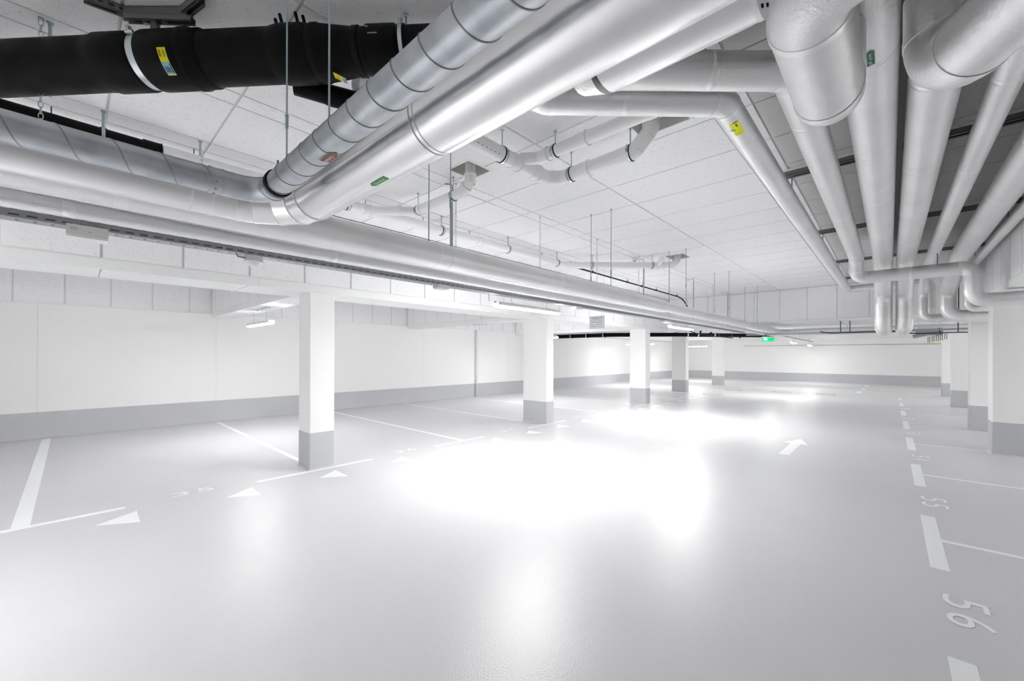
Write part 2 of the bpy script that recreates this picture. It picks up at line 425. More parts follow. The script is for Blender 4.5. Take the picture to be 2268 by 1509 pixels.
# ------------------------------------------------------------------ floor markings (paint is part of the floor)
PZ = .0018
def quad(name, x0, x1, y0, y1):
    return G().box(x0, x1, y0, y1, 0, PZ).link(name, 'paint', floor, smooth=False)
for y in (-.30, 2.20, 4.66, 7.08, 9.52, 11.95, 14.4, 16.85, 19.3, 21.75):
    w_ = .055 if y < 0 else .04
    if y > 1.9 and abs(y-2.20) < .1: quad('bay_line', -10.93, -5.88, y-.04, y+.03)
    elif abs(y-7.08) < .1: quad('bay_line', -10.93, -6.17, y-.15, y-.08)
    elif abs(y-11.95) < .1: quad('bay_line', -10.93, -6.06, y+.06, y+.13)
    else: quad('bay_line', -10.93, -5.52, y-w_, y+w_)
for a, b in ((-1.2, .355), (1.48, 2.94), (4.05, 5.17), (6.42, 7.72), (8.88, 10.1), (11.2, 12.5), (13.85, 15.0), (16.2, 17.3), (18.7, 19.8)):
    if a < 2.2 < b:
        quad('front_line', -5.49, -5.42, a, b)
    else: quad('front_line', -5.51, -5.44, a, b)
for a, b in ((1.55, 2.98), (4.155, 5.46), (6.66, 7.97), (9.13, 10.5), (11.72, 13.1), (14.28, 15.53), (16.85, 18.12), (19.35, 20.0)):
    quad('lane_dash', .215, .312, a, b)
for x, y in ((-.93, 22.2), (-.88, 24.5), (-.86, 27.0)): quad('lane_dash', x-.08, x+.08, y-.5, y+.5)
for y in (2.26, 4.81, 7.32, 9.83, 12.3, 14.9, 17.5): quad('bay_line', .312, 5.9, y-.028, y+.028)
for y in (20.2, 22.8, 25.3): quad('bay_line', -.8, 5.9, y-.03, y+.03)
for k in range(0, 17):
    y = .14+.957*k if k < 2 else [0, 0, 2.046, 3.019, 3.988, 4.945, 5.91, 6.86, 7.805, 8.79, 9.75, 10.7, 11.66, 12.6, 13.6, 14.55, 15.5][k]
    v = [(-5.085, y), (-4.905, y+.278), (-5.28, y+.285)]
    G().add([(a, b, 0) for a, b in v]+[(a, b, PZ) for a, b in v], [(2,1,0), (3,4,5), (0,1,4,3), (1,2,5,4), (2,0,3,5)]).link('triangle_mark', 'paint', floor, smooth=False)
def number(s, cx, cy, side, h, wd, adv):
    """painted stencil number: side 'l' read from the aisle looking -x, 'r' looking +x"""
    for i, ch in enumerate(s):
        a, f = text2d(ch, h, wd*(.75 if ch == '1' else 1)); off = -adv*(len(s)-1)/2+adv*i-wd/2
        P = []
        for u, v in a:
            uu = u+off; vv = v-h/2
            P.append((cx-vv, cy+uu) if side == 'l' else (cx+vv, cy-uu))
        G().add([(p[0], p[1], PZ) for p in P], f).link('bay_digit', 'paint', floor, smooth=False)
for s, y in (('34', -1.75), ('35', .90), ('36', 3.555), ('37', 5.90), ('38', 8.33), ('39', 10.7), ('40', 13.1), ('41', 15.6)):
    number(s, -5.575, y, 'l', .15, .145, .215)
for s, y in (('56', 3.555), ('55', 6.02), ('54', 8.52), ('53', 11.1), ('52', 13.7), ('51', 16.2), ('50', 18.8)):
    number(s, .338, y, 'r', .19, .155, .235)
def arrow(tail, head, wsh, whd, lh):
    t = Vector(tail); h = Vector(head); d = (h-t).normalized(); n = Vector((-d.y, d.x)); b = h-d*lh
    P = [t-n*wsh, b-n*wsh, b-n*whd, h, b+n*whd, b+n*wsh, t+n*wsh]
    v = [(p.x, p.y, 0) for p in P]+[(p.x, p.y, PZ) for p in P]
    G().add(v, [(7, 8, 12, 13), (9, 10, 11), (9, 11, 12, 8)]+[(i, (i+1) % 7, (i+1) % 7+7, i+7) for i in range(7)]).link('arrow_mark', 'paint', floor, smooth=False)
arrow((-1.18, 7.36), (-1.175, 8.95), .068, .18, .55)
arrow((-4.0, 8.95), (-4.02, 7.36), .068, .19, .55)
for i, (x, y) in enumerate(((-5.1, 17.0), (-5.07, 19.9), (-3.3, 20.1), (-1.85, 20.15))):
    q = G(); n = 40
    v = []
    for rr, z in ((.325, 0), (.322, .003), (.287, .003), (.284, 0)):
        v += [(x+rr*math.cos(2*math.pi*k/n), y+rr*math.sin(2*math.pi*k/n), z) for k in range(n)]
    f = [(a*n+k, a*n+(k+1) % n, (a+1)*n+(k+1) % n, (a+1)*n+k) for a in range(3) for k in range(n)]
    o = G().add(v, f).link('manhole_cover', 'rust')
    G().add([(x+.286*math.cos(2*math.pi*k/n), y+.286*math.sin(2*math.pi*k/n), .0022) for k in range(n)], [tuple(range(n))]).link('lid', 'floor', o, smooth=False)
    tag(o, ['round manhole cover nearest the fourth left column', 'round manhole cover behind the first one, toward the back wall', 'round manhole cover in the middle of the far aisle', 'round manhole cover on the right of the far aisle'][i], 'manhole cover')
# ------------------------------------------------------------------ hangers
def ring(g, c, axis, r0, r1, wd, n=32, gap=0):
    """flat band around a pipe"""
    c = Vector(c); a = Vector(axis).normalized()
    g.tube([c-a*wd/2, c-a*wd/2, c+a*wd/2, c+a*wd/2], [r0, r1, r1, r0], n, cap=False)
    return g
def hanger(label, x, y, zb, ztop=CH, r=.005, coupling=None, clamp=None, group=None, mat='zinc', plate=True):
    t = thing('pipe_hanger', label, 'hanger', (x, y, ztop), group)
    G().tube([(x, y, zb), (x, y, ztop)], r, 10).link('threaded_rod', mat, t)
    if plate: G().tube([(x, y, ztop-.006), (x, y, ztop)], .016, 14).link('ceiling_plate', mat, t)
    if coupling:
        G().tube([(x, y, coupling-.03), (x, y, coupling-.028), (x, y, coupling+.028), (x, y, coupling+.03)], [r*1.3, r*1.9, r*1.9, r*1.3], 6, cap=True).tube([(x, y, coupling+.03), (x, y, coupling+.038)], r*2.3, 6).link('coupling_nut', mat, t, ang=20)
    if clamp:
        cz, cr_, ax = clamp
        c = Vector((x, y, cz)); a = Vector(ax).normalized(); s = a.cross(Vector((0, 0, 1))).normalized()
        ring(G(), c, ax, cr_, cr_+.004, .034).link('rubber_lining', 'rubber', t)
        ring(G(), c, ax, cr_+.003, cr_+.007, .02).link('clamp_band', 'clampsteel', t)
        for sg in (-1, 1):
            p = c+s*sg*(cr_+.014)
            q = G()
            q.tube([p+Vector((0, 0, -.014)), p+Vector((0, 0, .014))], .004, 8)
            q.tube([p+Vector((0, 0, .008)), p+Vector((0, 0, .013))], .008, 6)
            q.tube([p-s*sg*.012-Vector((0, 0, .0)), p+s*sg*.008], .006, 6)
            q.link('clamp_bolt', 'clampsteel', t, ang=20)
    return t
def chain(g, x, y, z0, z1, p=.032, r=.0022, wd=.009):
    n = max(1, int(round((z1-z0)/p))); p = (z1-z0)/n
    for i in range(n):
        zc = z0+p*(i+.5); L_ = p*.64
        pts = []
        for k in range(10):
            a = 2*math.pi*k/10; u = wd*math.cos(a); v = L_*math.sin(a)
            pts.append((x+(u if i % 2 else u*.35), y+(u*.35 if i % 2 else u), zc+v))
        g.tube(pts, r, 5, closed=True)
    return g

# pipes A and B: two insulated pipes along the left of the aisle, turning right at the far end
AX, AZ = -2.61, 2.275
pa = thing('insulated_pipe', 'long foil lagged pipe crossing the picture above the cable tray, the thicker lower run', 'pipe', (AX, -3, AZ))
for a, b, r in ((-3.5, 2.0, .1), (2.0, 6.2, .1), (6.45, 11.0, .078), (11.0, 15.55, .078)):
    k = int((b-a)/.25); pts = lin((AX, a, AZ), (AX, b, AZ), k)
    if r < .09: pts = [Vector((p.x, p.y, AZ+.012*(0 if b < 12 else 1)*0)) for p in pts]
    G().tube(pts, r, 40).link('pipe_section', 'foil', pa)
G().tube([(AX, 6.2, AZ), (AX, 6.45, AZ)], [.1, .078], 40).link('reducer', 'foil', pa)
for y in (.15, 1.93, 2.06, 3.5, 4.95, 6.2):
    ring(G(), (AX, y, AZ), (0, 1, 0), .1, .1013, .05, 40).link('tape_band', 'foil_tape', pa)
for y in (6.45, 7.6, 8.7, 9.9, 11.0, 12.1, 13.3, 14.4):
    ring(G(), (AX, y, AZ), (0, 1, 0), .078, .0793, .05, 40).link('tape_band', 'foil_tape', pa)
arc = route([(AX, 15.5, AZ), (AX, 15.7, AZ), (2.2, 15.7, AZ)], .14)
for kd, p in arc: G().tube(p if kd == 'e' else lin(p[0], p[1], 12), .078, 32).link('elbow' if kd == 'e' else 'pipe_section', 'foil', pa)
for x in (-2.3, -.6, .5): ring(G(), (x, 15.7, AZ), (1, 0, 0), .078, .0793, .05).link('tape_band', 'foil_tape', pa)
pb = pipe('insulated_pipe', 'slimmer foil lagged pipe running just below and behind the thick one, over the cable tray', 'pipe',
          [(-2.92, -3.5, 2.205), (-2.92, 16.05, 2.205), (2.2, 16.05, 2.205)], .043, .12, pitch=1.27, off=.95)
for i, y in enumerate((-.53, 2.08, 4.67, 7.28, 9.86, 12.48)):
    nm = ['leftmost', 'second', 'third', 'fourth', 'fifth', 'last'][i]
    hanger(f'{nm} threaded rod holding the thick foil pipe of the main run', -2.61, y, AZ+(.1 if y < 6.3 else .078), coupling=2.72 if i % 2 else 2.55)
    hanger(f'{nm} threaded rod holding the slim foil pipe of the main run', -2.905, y, 2.248, coupling=2.5 if i % 2 == 0 else 2.45)

# C: polished aluminium jacket with a mitred elbow
CX_, CY_, CZ_, CR_ = -2.14, .73, 2.19, .09
pc = thing('outdoor_air_duct', 'polished aluminium clad duct with mitred elbow and green arrow label', 'duct', (CX_, CY_, CZ_))
yb0 = .40; xb0 = -1.86
G().tube(lin((CX_, -3.5, CZ_), (CX_, yb0, CZ_), 16), CR_, 48).link('jacket_section', 'jacket', pc)
G().tube(lin((xb0, CY_, CZ_), (-.99, CY_, CZ_), 4), CR_, 48).link('jacket_section', 'jacket', pc)
G().tube(lin((-.99, CY_, CZ_), (1.6, CY_, CZ_), 10), CR_+.001, 48).link('jacket_section', 'jacket', pc)
ne = 4; Rb = min(CY_-yb0-.03, xb0-CX_); Rb = .27
ctr = Vector((CX_+Rb, CY_-Rb, CZ_)); P = []
for k in range(ne+1):
    a = math.pi-(math.pi/2)*k/ne; P.append(ctr+Vector((math.cos(a), math.sin(a), 0))*Rb)
P = [Vector((CX_, yb0, CZ_))]+P+[Vector((xb0+.0, CY_, CZ_))] if yb0 < CY_-Rb else P
P = [Vector((CX_, yb0, CZ_)), Vector((CX_, .50, CZ_))]+P[2:-1]+[Vector((xb0, CY_, CZ_))]
for k in range(len(P)-1):
    if (P[k+1]-P[k]).length < 1e-3: continue
    d = (P[k+1]-P[k]).normalized()
    def cutring(i):
        """mitred ring of the jacket at joint i"""
        t0 = (P[i]-P[i-1]).normalized() if i else (P[1]-P[0]).normalized(); t1 = (P[i+1]-P[i]).normalized() if i < len(P)-1 else t0
        nrm = (t0+t1).normalized(); out = []
        u = Vector((0, 0, 1)); s2 = d.cross(u).normalized()
        for j in range(48):
            a = 2*math.pi*j/48; o_ = (u*math.cos(a)+s2*math.sin(a))*CR_
            out.append(P[i]+o_-d*(o_.dot(nrm)/d.dot(nrm)))
        return out
    A_, B_ = cutring(k), cutring(k+1)
    G().add(A_+B_, [(j, (j+1) % 48, (j+1) % 48+48, j+48) for j in range(48)]).link('elbow_segment', 'jacket', pc)
    G().tube(cutring(k+1 if k < len(P)-2 else k+1), .003, 6, closed=True).link('seam_bead', 'foil_tape', pc)
for y in (.33, .40): G().tube([Vector((CX_+CR_*math.cos(2*math.pi*j/40), y, CZ_+CR_*math.sin(2*math.pi*j/40))) for j in range(40)], .003, 6, closed=True).link('seam_bead', 'foil_tape', pc)
for x in (-.995, -.975): G().tube([Vector((x, CY_+(CR_+.001)*math.cos(2*math.pi*j/48), CZ_+(CR_+.001)*math.sin(2*math.pi*j/48))) for j in range(48)], .0018, 6, closed=True).link('seam_bead', 'foil_tape', pc)
# green arrow label on the jacket
lb = Flat(); lb.add([(0, -.011), (.088, -.011), (.102, 0), (.088, .011), (0, .011)], [(0, 1, 2, 3, 4)])
f1 = on_cyl((-1.25, CY_, CZ_), (-1, 0, 0), (0, -math.sin(math.radians(5)), -math.cos(math.radians(5))), 0, CR_, 1)
lb.put(f1, .0009, 'green_arrow_label', 'green', pc)
tx = Flat().text('Außenluft', .012, -.006, .013, .066); tx.put(f1, .0014, 'lettering', 'signwhite', pc)
for i, (x, z0) in enumerate(((-2.15, 2.28), (-1.735, 2.28))):
    hanger(['long rod before the black pipe, left of two, holding the polished duct', 'long rod before the black pipe, right of two, holding the polished duct'][i],
           x if i else -2.14, .704 if i == 0 else .735, z0, coupling=2.62 if i == 0 else None, r=.0042)

# D: galvanised spiral duct
DX, DY, DZ, DR = -1.845, .53, 2.147, .045
pd = thing('spiral_duct', 'bare galvanised spiral duct with elbow and brown arrow label', 'duct', (DX, DY, DZ))
xr0, yr0 = -1.725, .37
G().tube(lin((DX, -3.0, DZ), (DX, yr0, DZ), 12), DR, 40).link('duct_section', 'galv', pd)
G().tube(lin((xr0, DY, DZ), (1.3, DY, DZ), 12), DR, 40).link('duct_section', 'galv', pd)
def helix(name, start, d, L_, r, pitch, ph, wid=.0035):
    d = Vector(d); u = Vector((0, 0, 1)); s2 = d.cross(u).normalized(); n = int(L_/pitch*36)
    pts = []
    for i in range(n+1):
        a = 2*math.pi*i/36+ph; pts.append(Vector(start)+d*(L_*i/n)+(u*math.cos(a)+s2*math.sin(a))*r)
    G().tube(pts, .0021, 5).link(name, 'galv_seam', pd)
helix('spiral_seam', (DX, yr0-.02-2.4, DZ), (0, 1, 0), 2.4, DR, .118, 0)
helix('spiral_seam', (xr0+.02, DY, DZ), (1, 0, 0), 2.6, DR, .109, 1.0)
arc = [p for kd, p in route([(DX, yr0, DZ), (DX, DY, DZ), (xr0, DY, DZ)], .10, 14) if kd == 'e'][0]
arc = [Vector((DX, yr0-.03, DZ))]+arc+[Vector((xr0+.03, DY, DZ))]
G().tube(arc, DR+.0015, 40).link('elbow', 'galv', pd)
for c, ax in (((DX, yr0-.028, DZ), (0, 1, 0)), ((DX, yr0+.012, DZ), (0, 1, 0)), ((xr0+.0, DY, DZ), (1, 0, 0)), ((xr0-.035, DY, DZ), (1, 0, 0))):
    ring(G(), c, ax, DR+.001, DR+.0035, .005, 40).link('elbow_bead', 'galv', pd)
q = G(); ring(q, (xr0+.03, DY, DZ), (1, 0, 0), DR+.001, DR+.005, .02, 40)
q.link('rubber_clamp', 'rubber', pd)
q = G().tube([(xr0+.02, DY+.0, DZ+.045), (xr0+.02, DY, DZ+.09)], .0035, 8).tube([(xr0-.005, DY+.02, DZ+.054), (xr0+.045, DY+.02, DZ+.054)], .004, 8)
q.link('clamp_bolt', 'strut', pd)
for k in range(5):
    a = math.radians(200+k*35); c = Vector((DX, yr0-.012, DZ))
    dr = Vector((math.cos(a), 0, math.sin(a)))
    G().tube([c+dr*DR, c+dr*(DR+.004)], .0035, 8).link('screw_head', 'galv_seam', pd)
lb = Flat(); lb.add([(-.002, -.0145), (.062, -.0145), (.079, 0), (.062, .0145), (-.002, .0145)], [(0, 1, 2, 3, 4)])
lw = Flat(); lw.add([(-.004, -.0165), (.063, -.0165), (.083, 0), (.063, .0165), (-.004, .0165)], [(0, 1, 2, 3, 4)])
f2 = on_cyl((-1.292, DY, DZ), (1, 0, 0), (0, -math.sin(math.radians(-6)), -math.cos(math.radians(-6))), 0, DR, -1)
lw.put(f2, .0022, 'label_border', 'signwhite', pd)
lb.put(f2, .003, 'brown_arrow_label', 'brown', pd)
a, f = text2d('Fortluft', .012, .048)
tx = Flat(); tx.add([(.056-p[0], .007-p[1]) for p in a], f); tx.put(f2, .0040, 'lettering', 'signwhite', pd)

# E3: short polished pipe with an end cap, beside the duct
pe = thing('capped_duct', 'short polished aluminium duct with a flat end cap below the ceiling', 'duct', (-.5, .9, 2.254))
G().tube(lin((-.52, .9, 2.254), (-.19, .9, 2.254), 3), .09, 48).link('jacket_section', 'jacket', pe)
G().tube([(-.195, .9, 2.254), (-.185, .9, 2.254)], .0905, 48).link('end_cap', 'foil', pe)
for k in range(8):
    a = 2*math.pi*k/8+.2
    G().tube([(-.186, .9+.072*math.cos(a), 2.254+.072*math.sin(a)), (-.182, .9+.072*math.cos(a), 2.254+.072*math.sin(a))], .004, 8).link('rivet', 'rubber', pe)
G().tube([(-.52, .9, 2.254), (-.56, .9, 2.262), (-.59, .9, 2.29)], [.09, .085, .06], 36).link('foil_wrap', 'foil_tape', pe)

# ------------------------------------------------------------------ right hand bundle of insulated pipes
Z0 = 3.05
def sticker(parent, c, ax, rad, r, u0, u1, v0, v1, marks=True):
    fn = on_cyl(c, ax, rad, 0, r, 1)
    Flat().rect(u0, u1, v0, v1).put(fn, .0015, 'yellow_label', 'yellowtape', parent)
    if marks:
        du, dv = u1-u0, v1-v0
        a = Flat()
        for k in range(2):
            a.rect(u0+du*(.42+.1*k), u0+du*(.45+.1*k), v0+dv*.25, v0+dv*.75)
        for s_v in (.12, .84):
            for k in range(5): a.rect(u0+du*(.1+.035*k), u0+du*(.15+.035*k), v0+dv*(s_v-.01*abs(k-2)), v0+dv*(s_v+.05-.01*abs(k-2)), 1, 1)
        a.rect(u0+du*.82, u0+du*.84, v0+dv*.1, v0+dv*.4, 1, 2)
        a.put(fn, .0021, 'printed_marks', 'ink', parent)
r1 = pipe('insulated_pipe', 'leftmost foil pipe of the right bundle, bent at the top, with a yellow label', 'pipe',
     [(-1.55, 1.62, Z0), (-1.55, 1.94, Z0), (-.75, 2.70, Z0), (-.728, 12.2, Z0), (.62, 12.2, Z0), (.62, 12.2, 2.30), (2.5, 12.2, 2.30)], .080, [.12]*3+[.1, .1, .1, .1], pitch=1.3)
sticker(r1, (-.742, 2.93, Z0), (0, 1, 0), (math.sin(math.radians(-22)), 0, -math.cos(math.radians(22))), .08, -.085, .085, -.07, .07)
r2 = pipe('insulated_pipe', 'second foil pipe of the right bundle, ending in a crosswise run with an S-bend', 'pipe',
     [(-1.13, 1.55, Z0), (-1.13, 1.97, Z0), (-.40, 2.66, Z0), (-.387, 8.28, Z0), (-.387, 8.46, 2.735), (.845, 8.46, 2.735), (.845, 8.46, 2.272), (2.6, 8.46, 2.272)], .094,
     [.14, .14, .14, .14, .12, .13, .13, .1], pitch=1.2, off=.5)
sticker(r2, (-.392, 2.98, Z0), (0, 1, 0), (math.sin(math.radians(-72)), 0, -math.cos(math.radians(72))), .094, -.09, .09, -.05, .05, False)
r3 = pipe('insulated_pipe', 'third foil pipe of the right bundle, thick, dropping down at the far end', 'pipe',
     [(-.085, -1.5, Z0), (-.085, 8.82, Z0), (-.085, 9.85, 2.56), (-.085, 9.85, 2.01), (-.085, 10.6, 2.01)], .119, [.2]*2+[.22, .13, .1], pitch=1.25)
fn = on_cyl((-.085, 2.60, Z0), (0, -1, 0), (math.sin(math.radians(6)), 0, -math.cos(math.radians(6))), 0, .119, 1)
Flat().add([(-.072, -.019), (.05, -.019), (.068, 0), (.05, .019), (-.072, .019)], [(0, 1, 2, 3, 4)]).put(fn, .0015, 'label_border', 'signwhite', r3)
Flat().add([(-.068, -.016), (.048, -.016), (.064, 0), (.048, .016), (-.068, .016)], [(0, 1, 2, 3, 4)]).put(fn, .002, 'green_arrow_label', 'greendark', r3)
Flat().text('Hzg. Vorlauf', -.06, -.009, .018, .10).put(fn, .0025, 'lettering', 'signwhite', r3)
r4 = pipe('insulated_pipe', 'fourth foil pipe of the right bundle, thick, beside the third and dropping with it', 'pipe',
     [(.185, -1.5, Z0), (.185, 8.84, Z0), (.185, 9.87, 2.56), (.185, 9.87, 2.01), (.185, 10.6, 2.01)], .114, [.2]*2+[.22, .13, .1], pitch=1.4)
r5 = pipe('insulated_pipe', 'fifth foil pipe of the right bundle, slim, dropping to a run toward the right', 'pipe',
     [(.476, -1.5, Z0), (.476, 10.6, Z0), (.476, 11.35, 2.75), (.476, 11.35, 2.235), (2.6, 11.35, 2.235)], .071, [.2, .3, .2, .14, .1], pitch=1.5)
r6 = pipe('insulated_pipe', 'sixth foil pipe of the right bundle, thick, curving down and off to the right', 'pipe',
     [(.789, -1.5, Z0), (.789, 9.3, Z0), (.789, 11.1, 2.72), (.789, 11.1, 2.235), (2.6, 11.1, 2.235)], .117, [.2, .4, .2, .2, .1], pitch=1.4)
r7 = pipe('insulated_pipe', 'rightmost slim foil pipe of the right bundle, beside the clad beam', 'pipe',
     [(1.024, -1.5, Z0), (1.024, 10.9, Z0), (1.024, 10.9, 2.345), (2.6, 10.9, 2.345)], .054, [.1, .12, .1, .1], pitch=1.6)
pipe('insulated_pipe', 'large foil pipe hanging low at the top right, ending in an upward elbow', 'pipe',
     [(.27, -1.5, 2.62), (.27, 1.47, 2.62), (-.195, 1.47, 2.62), (-.195, 2.31, 2.62), (-.195, 2.31, 2.93)], .119, [.1, .17, .17, .135, .1], pitch=.0, band='foil_tape')
pipe('insulated_pipe', 'large foil pipe at the top right corner, running diagonally to an upward elbow', 'pipe',
     [(.80, .92, 2.62), (.155, 2.32, 2.62), (.155, 2.32, 2.94)], .119, [.1, .14, .1], pitch=.5, band='foil_tape')
# strut rails over the bundle
for i, y in enumerate((2.30, 4.93, 7.53, 10.10, 12.35)):
    t = thing('strut_rail', ['nearest steel strut rail across the ceiling above the right pipe bundle', 'second steel strut rail above the right pipe bundle', 'third steel strut rail above the right pipe bundle', 'fourth steel strut rail above the right pipe bundle', 'farthest steel strut rail above the right pipe bundle'][i], 'rail', (.2, y, CH))
    x0, x1 = -.80, XRB-.01; q = G(); z1 = CH-.001; z0 = CH-.055; hw = .05
    q.box(x0, x1, y-hw, y-hw+.004, z0, z1).box(x0, x1, y+hw-.004, y+hw, z0, z1).box(x0, x1, y-hw, y-hw+.03, z0, z0+.004).box(x0, x1, y+hw-.03, y+hw, z0, z0+.004)
    q.link('channel', 'strut', t, smooth=False)
    G().box(x0, x1, y-hw-.035, y-hw, CH-.012, z1).link('cover_strip', 'trim', t, smooth=False)
    for x, rr_ in ((-.728, .08), (-.387, .094), (-.085, .119), (.185, .114), (.476, .071), (.789, .117), (1.024, .054)):
        if (y > 8.4 and -.4 < x < -.38) or (y > 9 and (-.1 < x < .2 or x == .789)) or (y > 10.5 and x > .4): continue
        q = G().tube([(x, y, Z0+rr_), (x, y, z0)], .005, 8).tube([(x, y, z0-.006), (x, y, z0)], .013, 6)
        q.link('rod', 'strut', t)
t = thing('strut_rail', 'long dark steel strut rail running lengthwise between the third and fourth pipe', 'rail', (.052, 6, CH))
G().box(.03, .075, .3, 9.3, Z0+.16, Z0+.20).link('channel', 'strut', t, smooth=False)
for y in (2.30, 4.93, 7.53):
    G().box(.035, .07, y-.02, y+.02, Z0+.20, CH-.055).link('bracket', 'strut', t, smooth=False)
hanger('thin dark rod dropping to the crosswise foil pipe with the S-bend', .50, 8.46, 2.829, mat='strut', r=.006)

# ------------------------------------------------------------------ black sewer pipe (diagonal)
bd = Vector((1.84, 1.69, .118)).normalized(); b0 = Vector((-3.60, -.27, 3.068))
def bp(u): return b0+bd*u
pk = thing('sewer_pipe', 'big black plastic sewer pipe with sockets and clamps at the upper left', 'pipe', tuple(bp(0)))
def prof(parts, name, mat='black', par=pk, n=48):
    return G().tube([bp(u) for u, r in parts], [r for u, r in parts], n).link(name, mat, par, ang=50)
prof([(-1.2, .131), (.62, .131)], 'pipe_section')
prof([(.55, .131), (.60, .134), (.615, .141), (.795, .141), (.81, .134)], 'socket')
prof([(.77, .128), (.90, .128)], 'pipe_section')
prof([(.845, .130), (.855, .139), (.87, .143), (1.05, .143), (1.06, .139), (1.065, .147), (1.10, .147), (1.11, .140), (1.16, .140), (1.17, .131)], 'socket')
prof([(1.10, .131), (1.58, .131)], 'pipe_section')
prof([(1.53, .131), (1.56, .137), (1.59, .142), (1.70, .142), (1.74, .136)], 'electrofusion_coupler')
prof([(1.69, .135), (1.755, .135), (1.76, .139), (1.79, .139), (1.80, .134), (1.97, .114), (1.975, .119), (2.005, .119), (2.01, .112)], 'reducer')
prof([(1.99, .112), (2.07, .112)], 'pipe_section')
prof([(2.045, .112), (2.05, .121), (2.195, .121), (2.205, .116)], 'socket')
prof([(2.19, .11), (3.1, .11)], 'pipe_section')
up = Vector((0, 0, 1)); sd = bd.cross(up).normalized()   # pointing to the camera's right/front side
if sd.dot(FV) > 0: sd = -sd
def sdir(deg):    # 0 = towards the camera, -90 = down
    a = math.radians(deg); return sd*math.cos(a)+up*math.sin(a)
c = bp(.828); q = G(); ring(q, c, bd, .128, .1315, .036, 48); q.link('steel_clamp', 'clampsteel', pk)
q = G(); p = c+sdir(38)*.134; q.tube([p-up*.018+sd*.012, p+up*.020+sd*.012], .006, 8).tube([p-up*.004, p+sd*.03+up*.01], .013, 6).tube([p+sd*.016-up*.010-bd*.02, p+sd*.016-up*.010+bd*.02], .009, 6)
q.link('clamp_bolt', 'clampsteel', pk, ang=20)
c = bp(2.235); q = G(); ring(q, c, bd, .11, .1165, .03, 48); q.link('rubber_lining', 'rubber', pk)
q = G(); ring(q, c, bd, .116, .119, .02, 48); q.link('steel_clamp', 'clampsteel', pk)
p = c+sdir(40)*.13; q = G().tube([p-up*.03, p+up*.02], .005, 8).tube([p-up*.018, p-up*.010], .012, 6).tube([p+up*.004, p+up*.012], .012, 6); q.link('clamp_bolt', 'clampsteel', pk, ang=20)
for u, h in ((1.565, .03), (1.595, .055), (1.68, .06), (1.715, .04)):
    p = bp(u)+sdir(62)*.138
    G().tube([p-sdir(62)*.01, p+(up*.9+bd*-.25).normalized()*h], .0085, 10).link('terminal_pin', 'black', pk)
fn = on_cyl(bp(.895), bd, sdir(12), 0, .143, 1)
s0 = fn(0, .05, 0)[2] > fn(0, 0, 0)[2]; sg = 1 if s0 else -1
fn = on_cyl(bp(1.01), bd, sdir(-37), 0, .143, sg)
Flat().rect(-.022, .022, -.062, .062, 1, 12).put(fn, .001, 'yellow_label', 'yellow', pk)
Flat().rect(-.022, .022, -.056, -.002, 1, 8).put(fn, .0016, 'blue_label', 'blue', pk)
a = Flat()
for k in range(9): a.rect(-.018, -.006, .022+.0035*k, .0235+.0035*k, 1, 1)
for k in range(3): a.rect(.004+.004*k, .0055+.004*k, .02, .05, 1, 2)
for k in range(4): a.rect(-.015+.007*k, -.011+.007*k, -.048, -.018-.006*(k % 2), 1, 3)
a.rect(.014, .019, -.052, -.008, 1, 4)
a.put(fn, .0021, 'printed_marks', 'ink', pk)
fn = on_cyl(bp(1.86), (bd-up*.55).normalized(), sdir(-80), 0, .139, sg)
Flat().rect(-.005, .05, -.022, .022, 1, 4).put(fn, .002, 'yellow_label', 'yellow', pk)
Flat().rect(.05, .074, -.022, .022, 1, 4).put(fn, .002, 'blue_label', 'blue', pk)
a = Flat()
for k in range(6): a.rect(.006+.004*k, .008+.004*k, -.016, -.004, 1, 1)
for k in range(4): a.rect(.053+.005*k, .055+.005*k, -.016, .012, 1, 1)
a.put(fn, .0028, 'printed_marks', 'ink', pk)
fn = on_cyl(bp(2.06), bd, sdir(22), 0, .12, sg)
Flat().add([(.0+.009*math.cos(2*math.pi*k/16), .009*math.sin(2*math.pi*k/16)+.01) for k in range(16)], [tuple(range(16))]).put(fn, .001, 'indicator_dot', 'grey', pk)
a = Flat()
for k in range(7): a.rect(.01+.007*k, .0145+.007*k, -.042, -.034, 1, 1)
a.put(fn, .001, 'embossed_marks', 'grey', pk)
# branch below the reducer
q0 = bp(1.56)-up*.075+FV*.13
br = [q0, q0+bd*.16-up*.03+FV*.05, q0+bd*.36-up*.052+FV*.12]
G().tube(br, .052, 24).link('branch', 'black', pk)
G().tube([br[1], br[1]+(br[2]-br[1])*.15, br[1]+(br[2]-br[1])*.9, br[2]], [.055, .058, .058, .054], 24).link('branch_socket', 'black', pk)
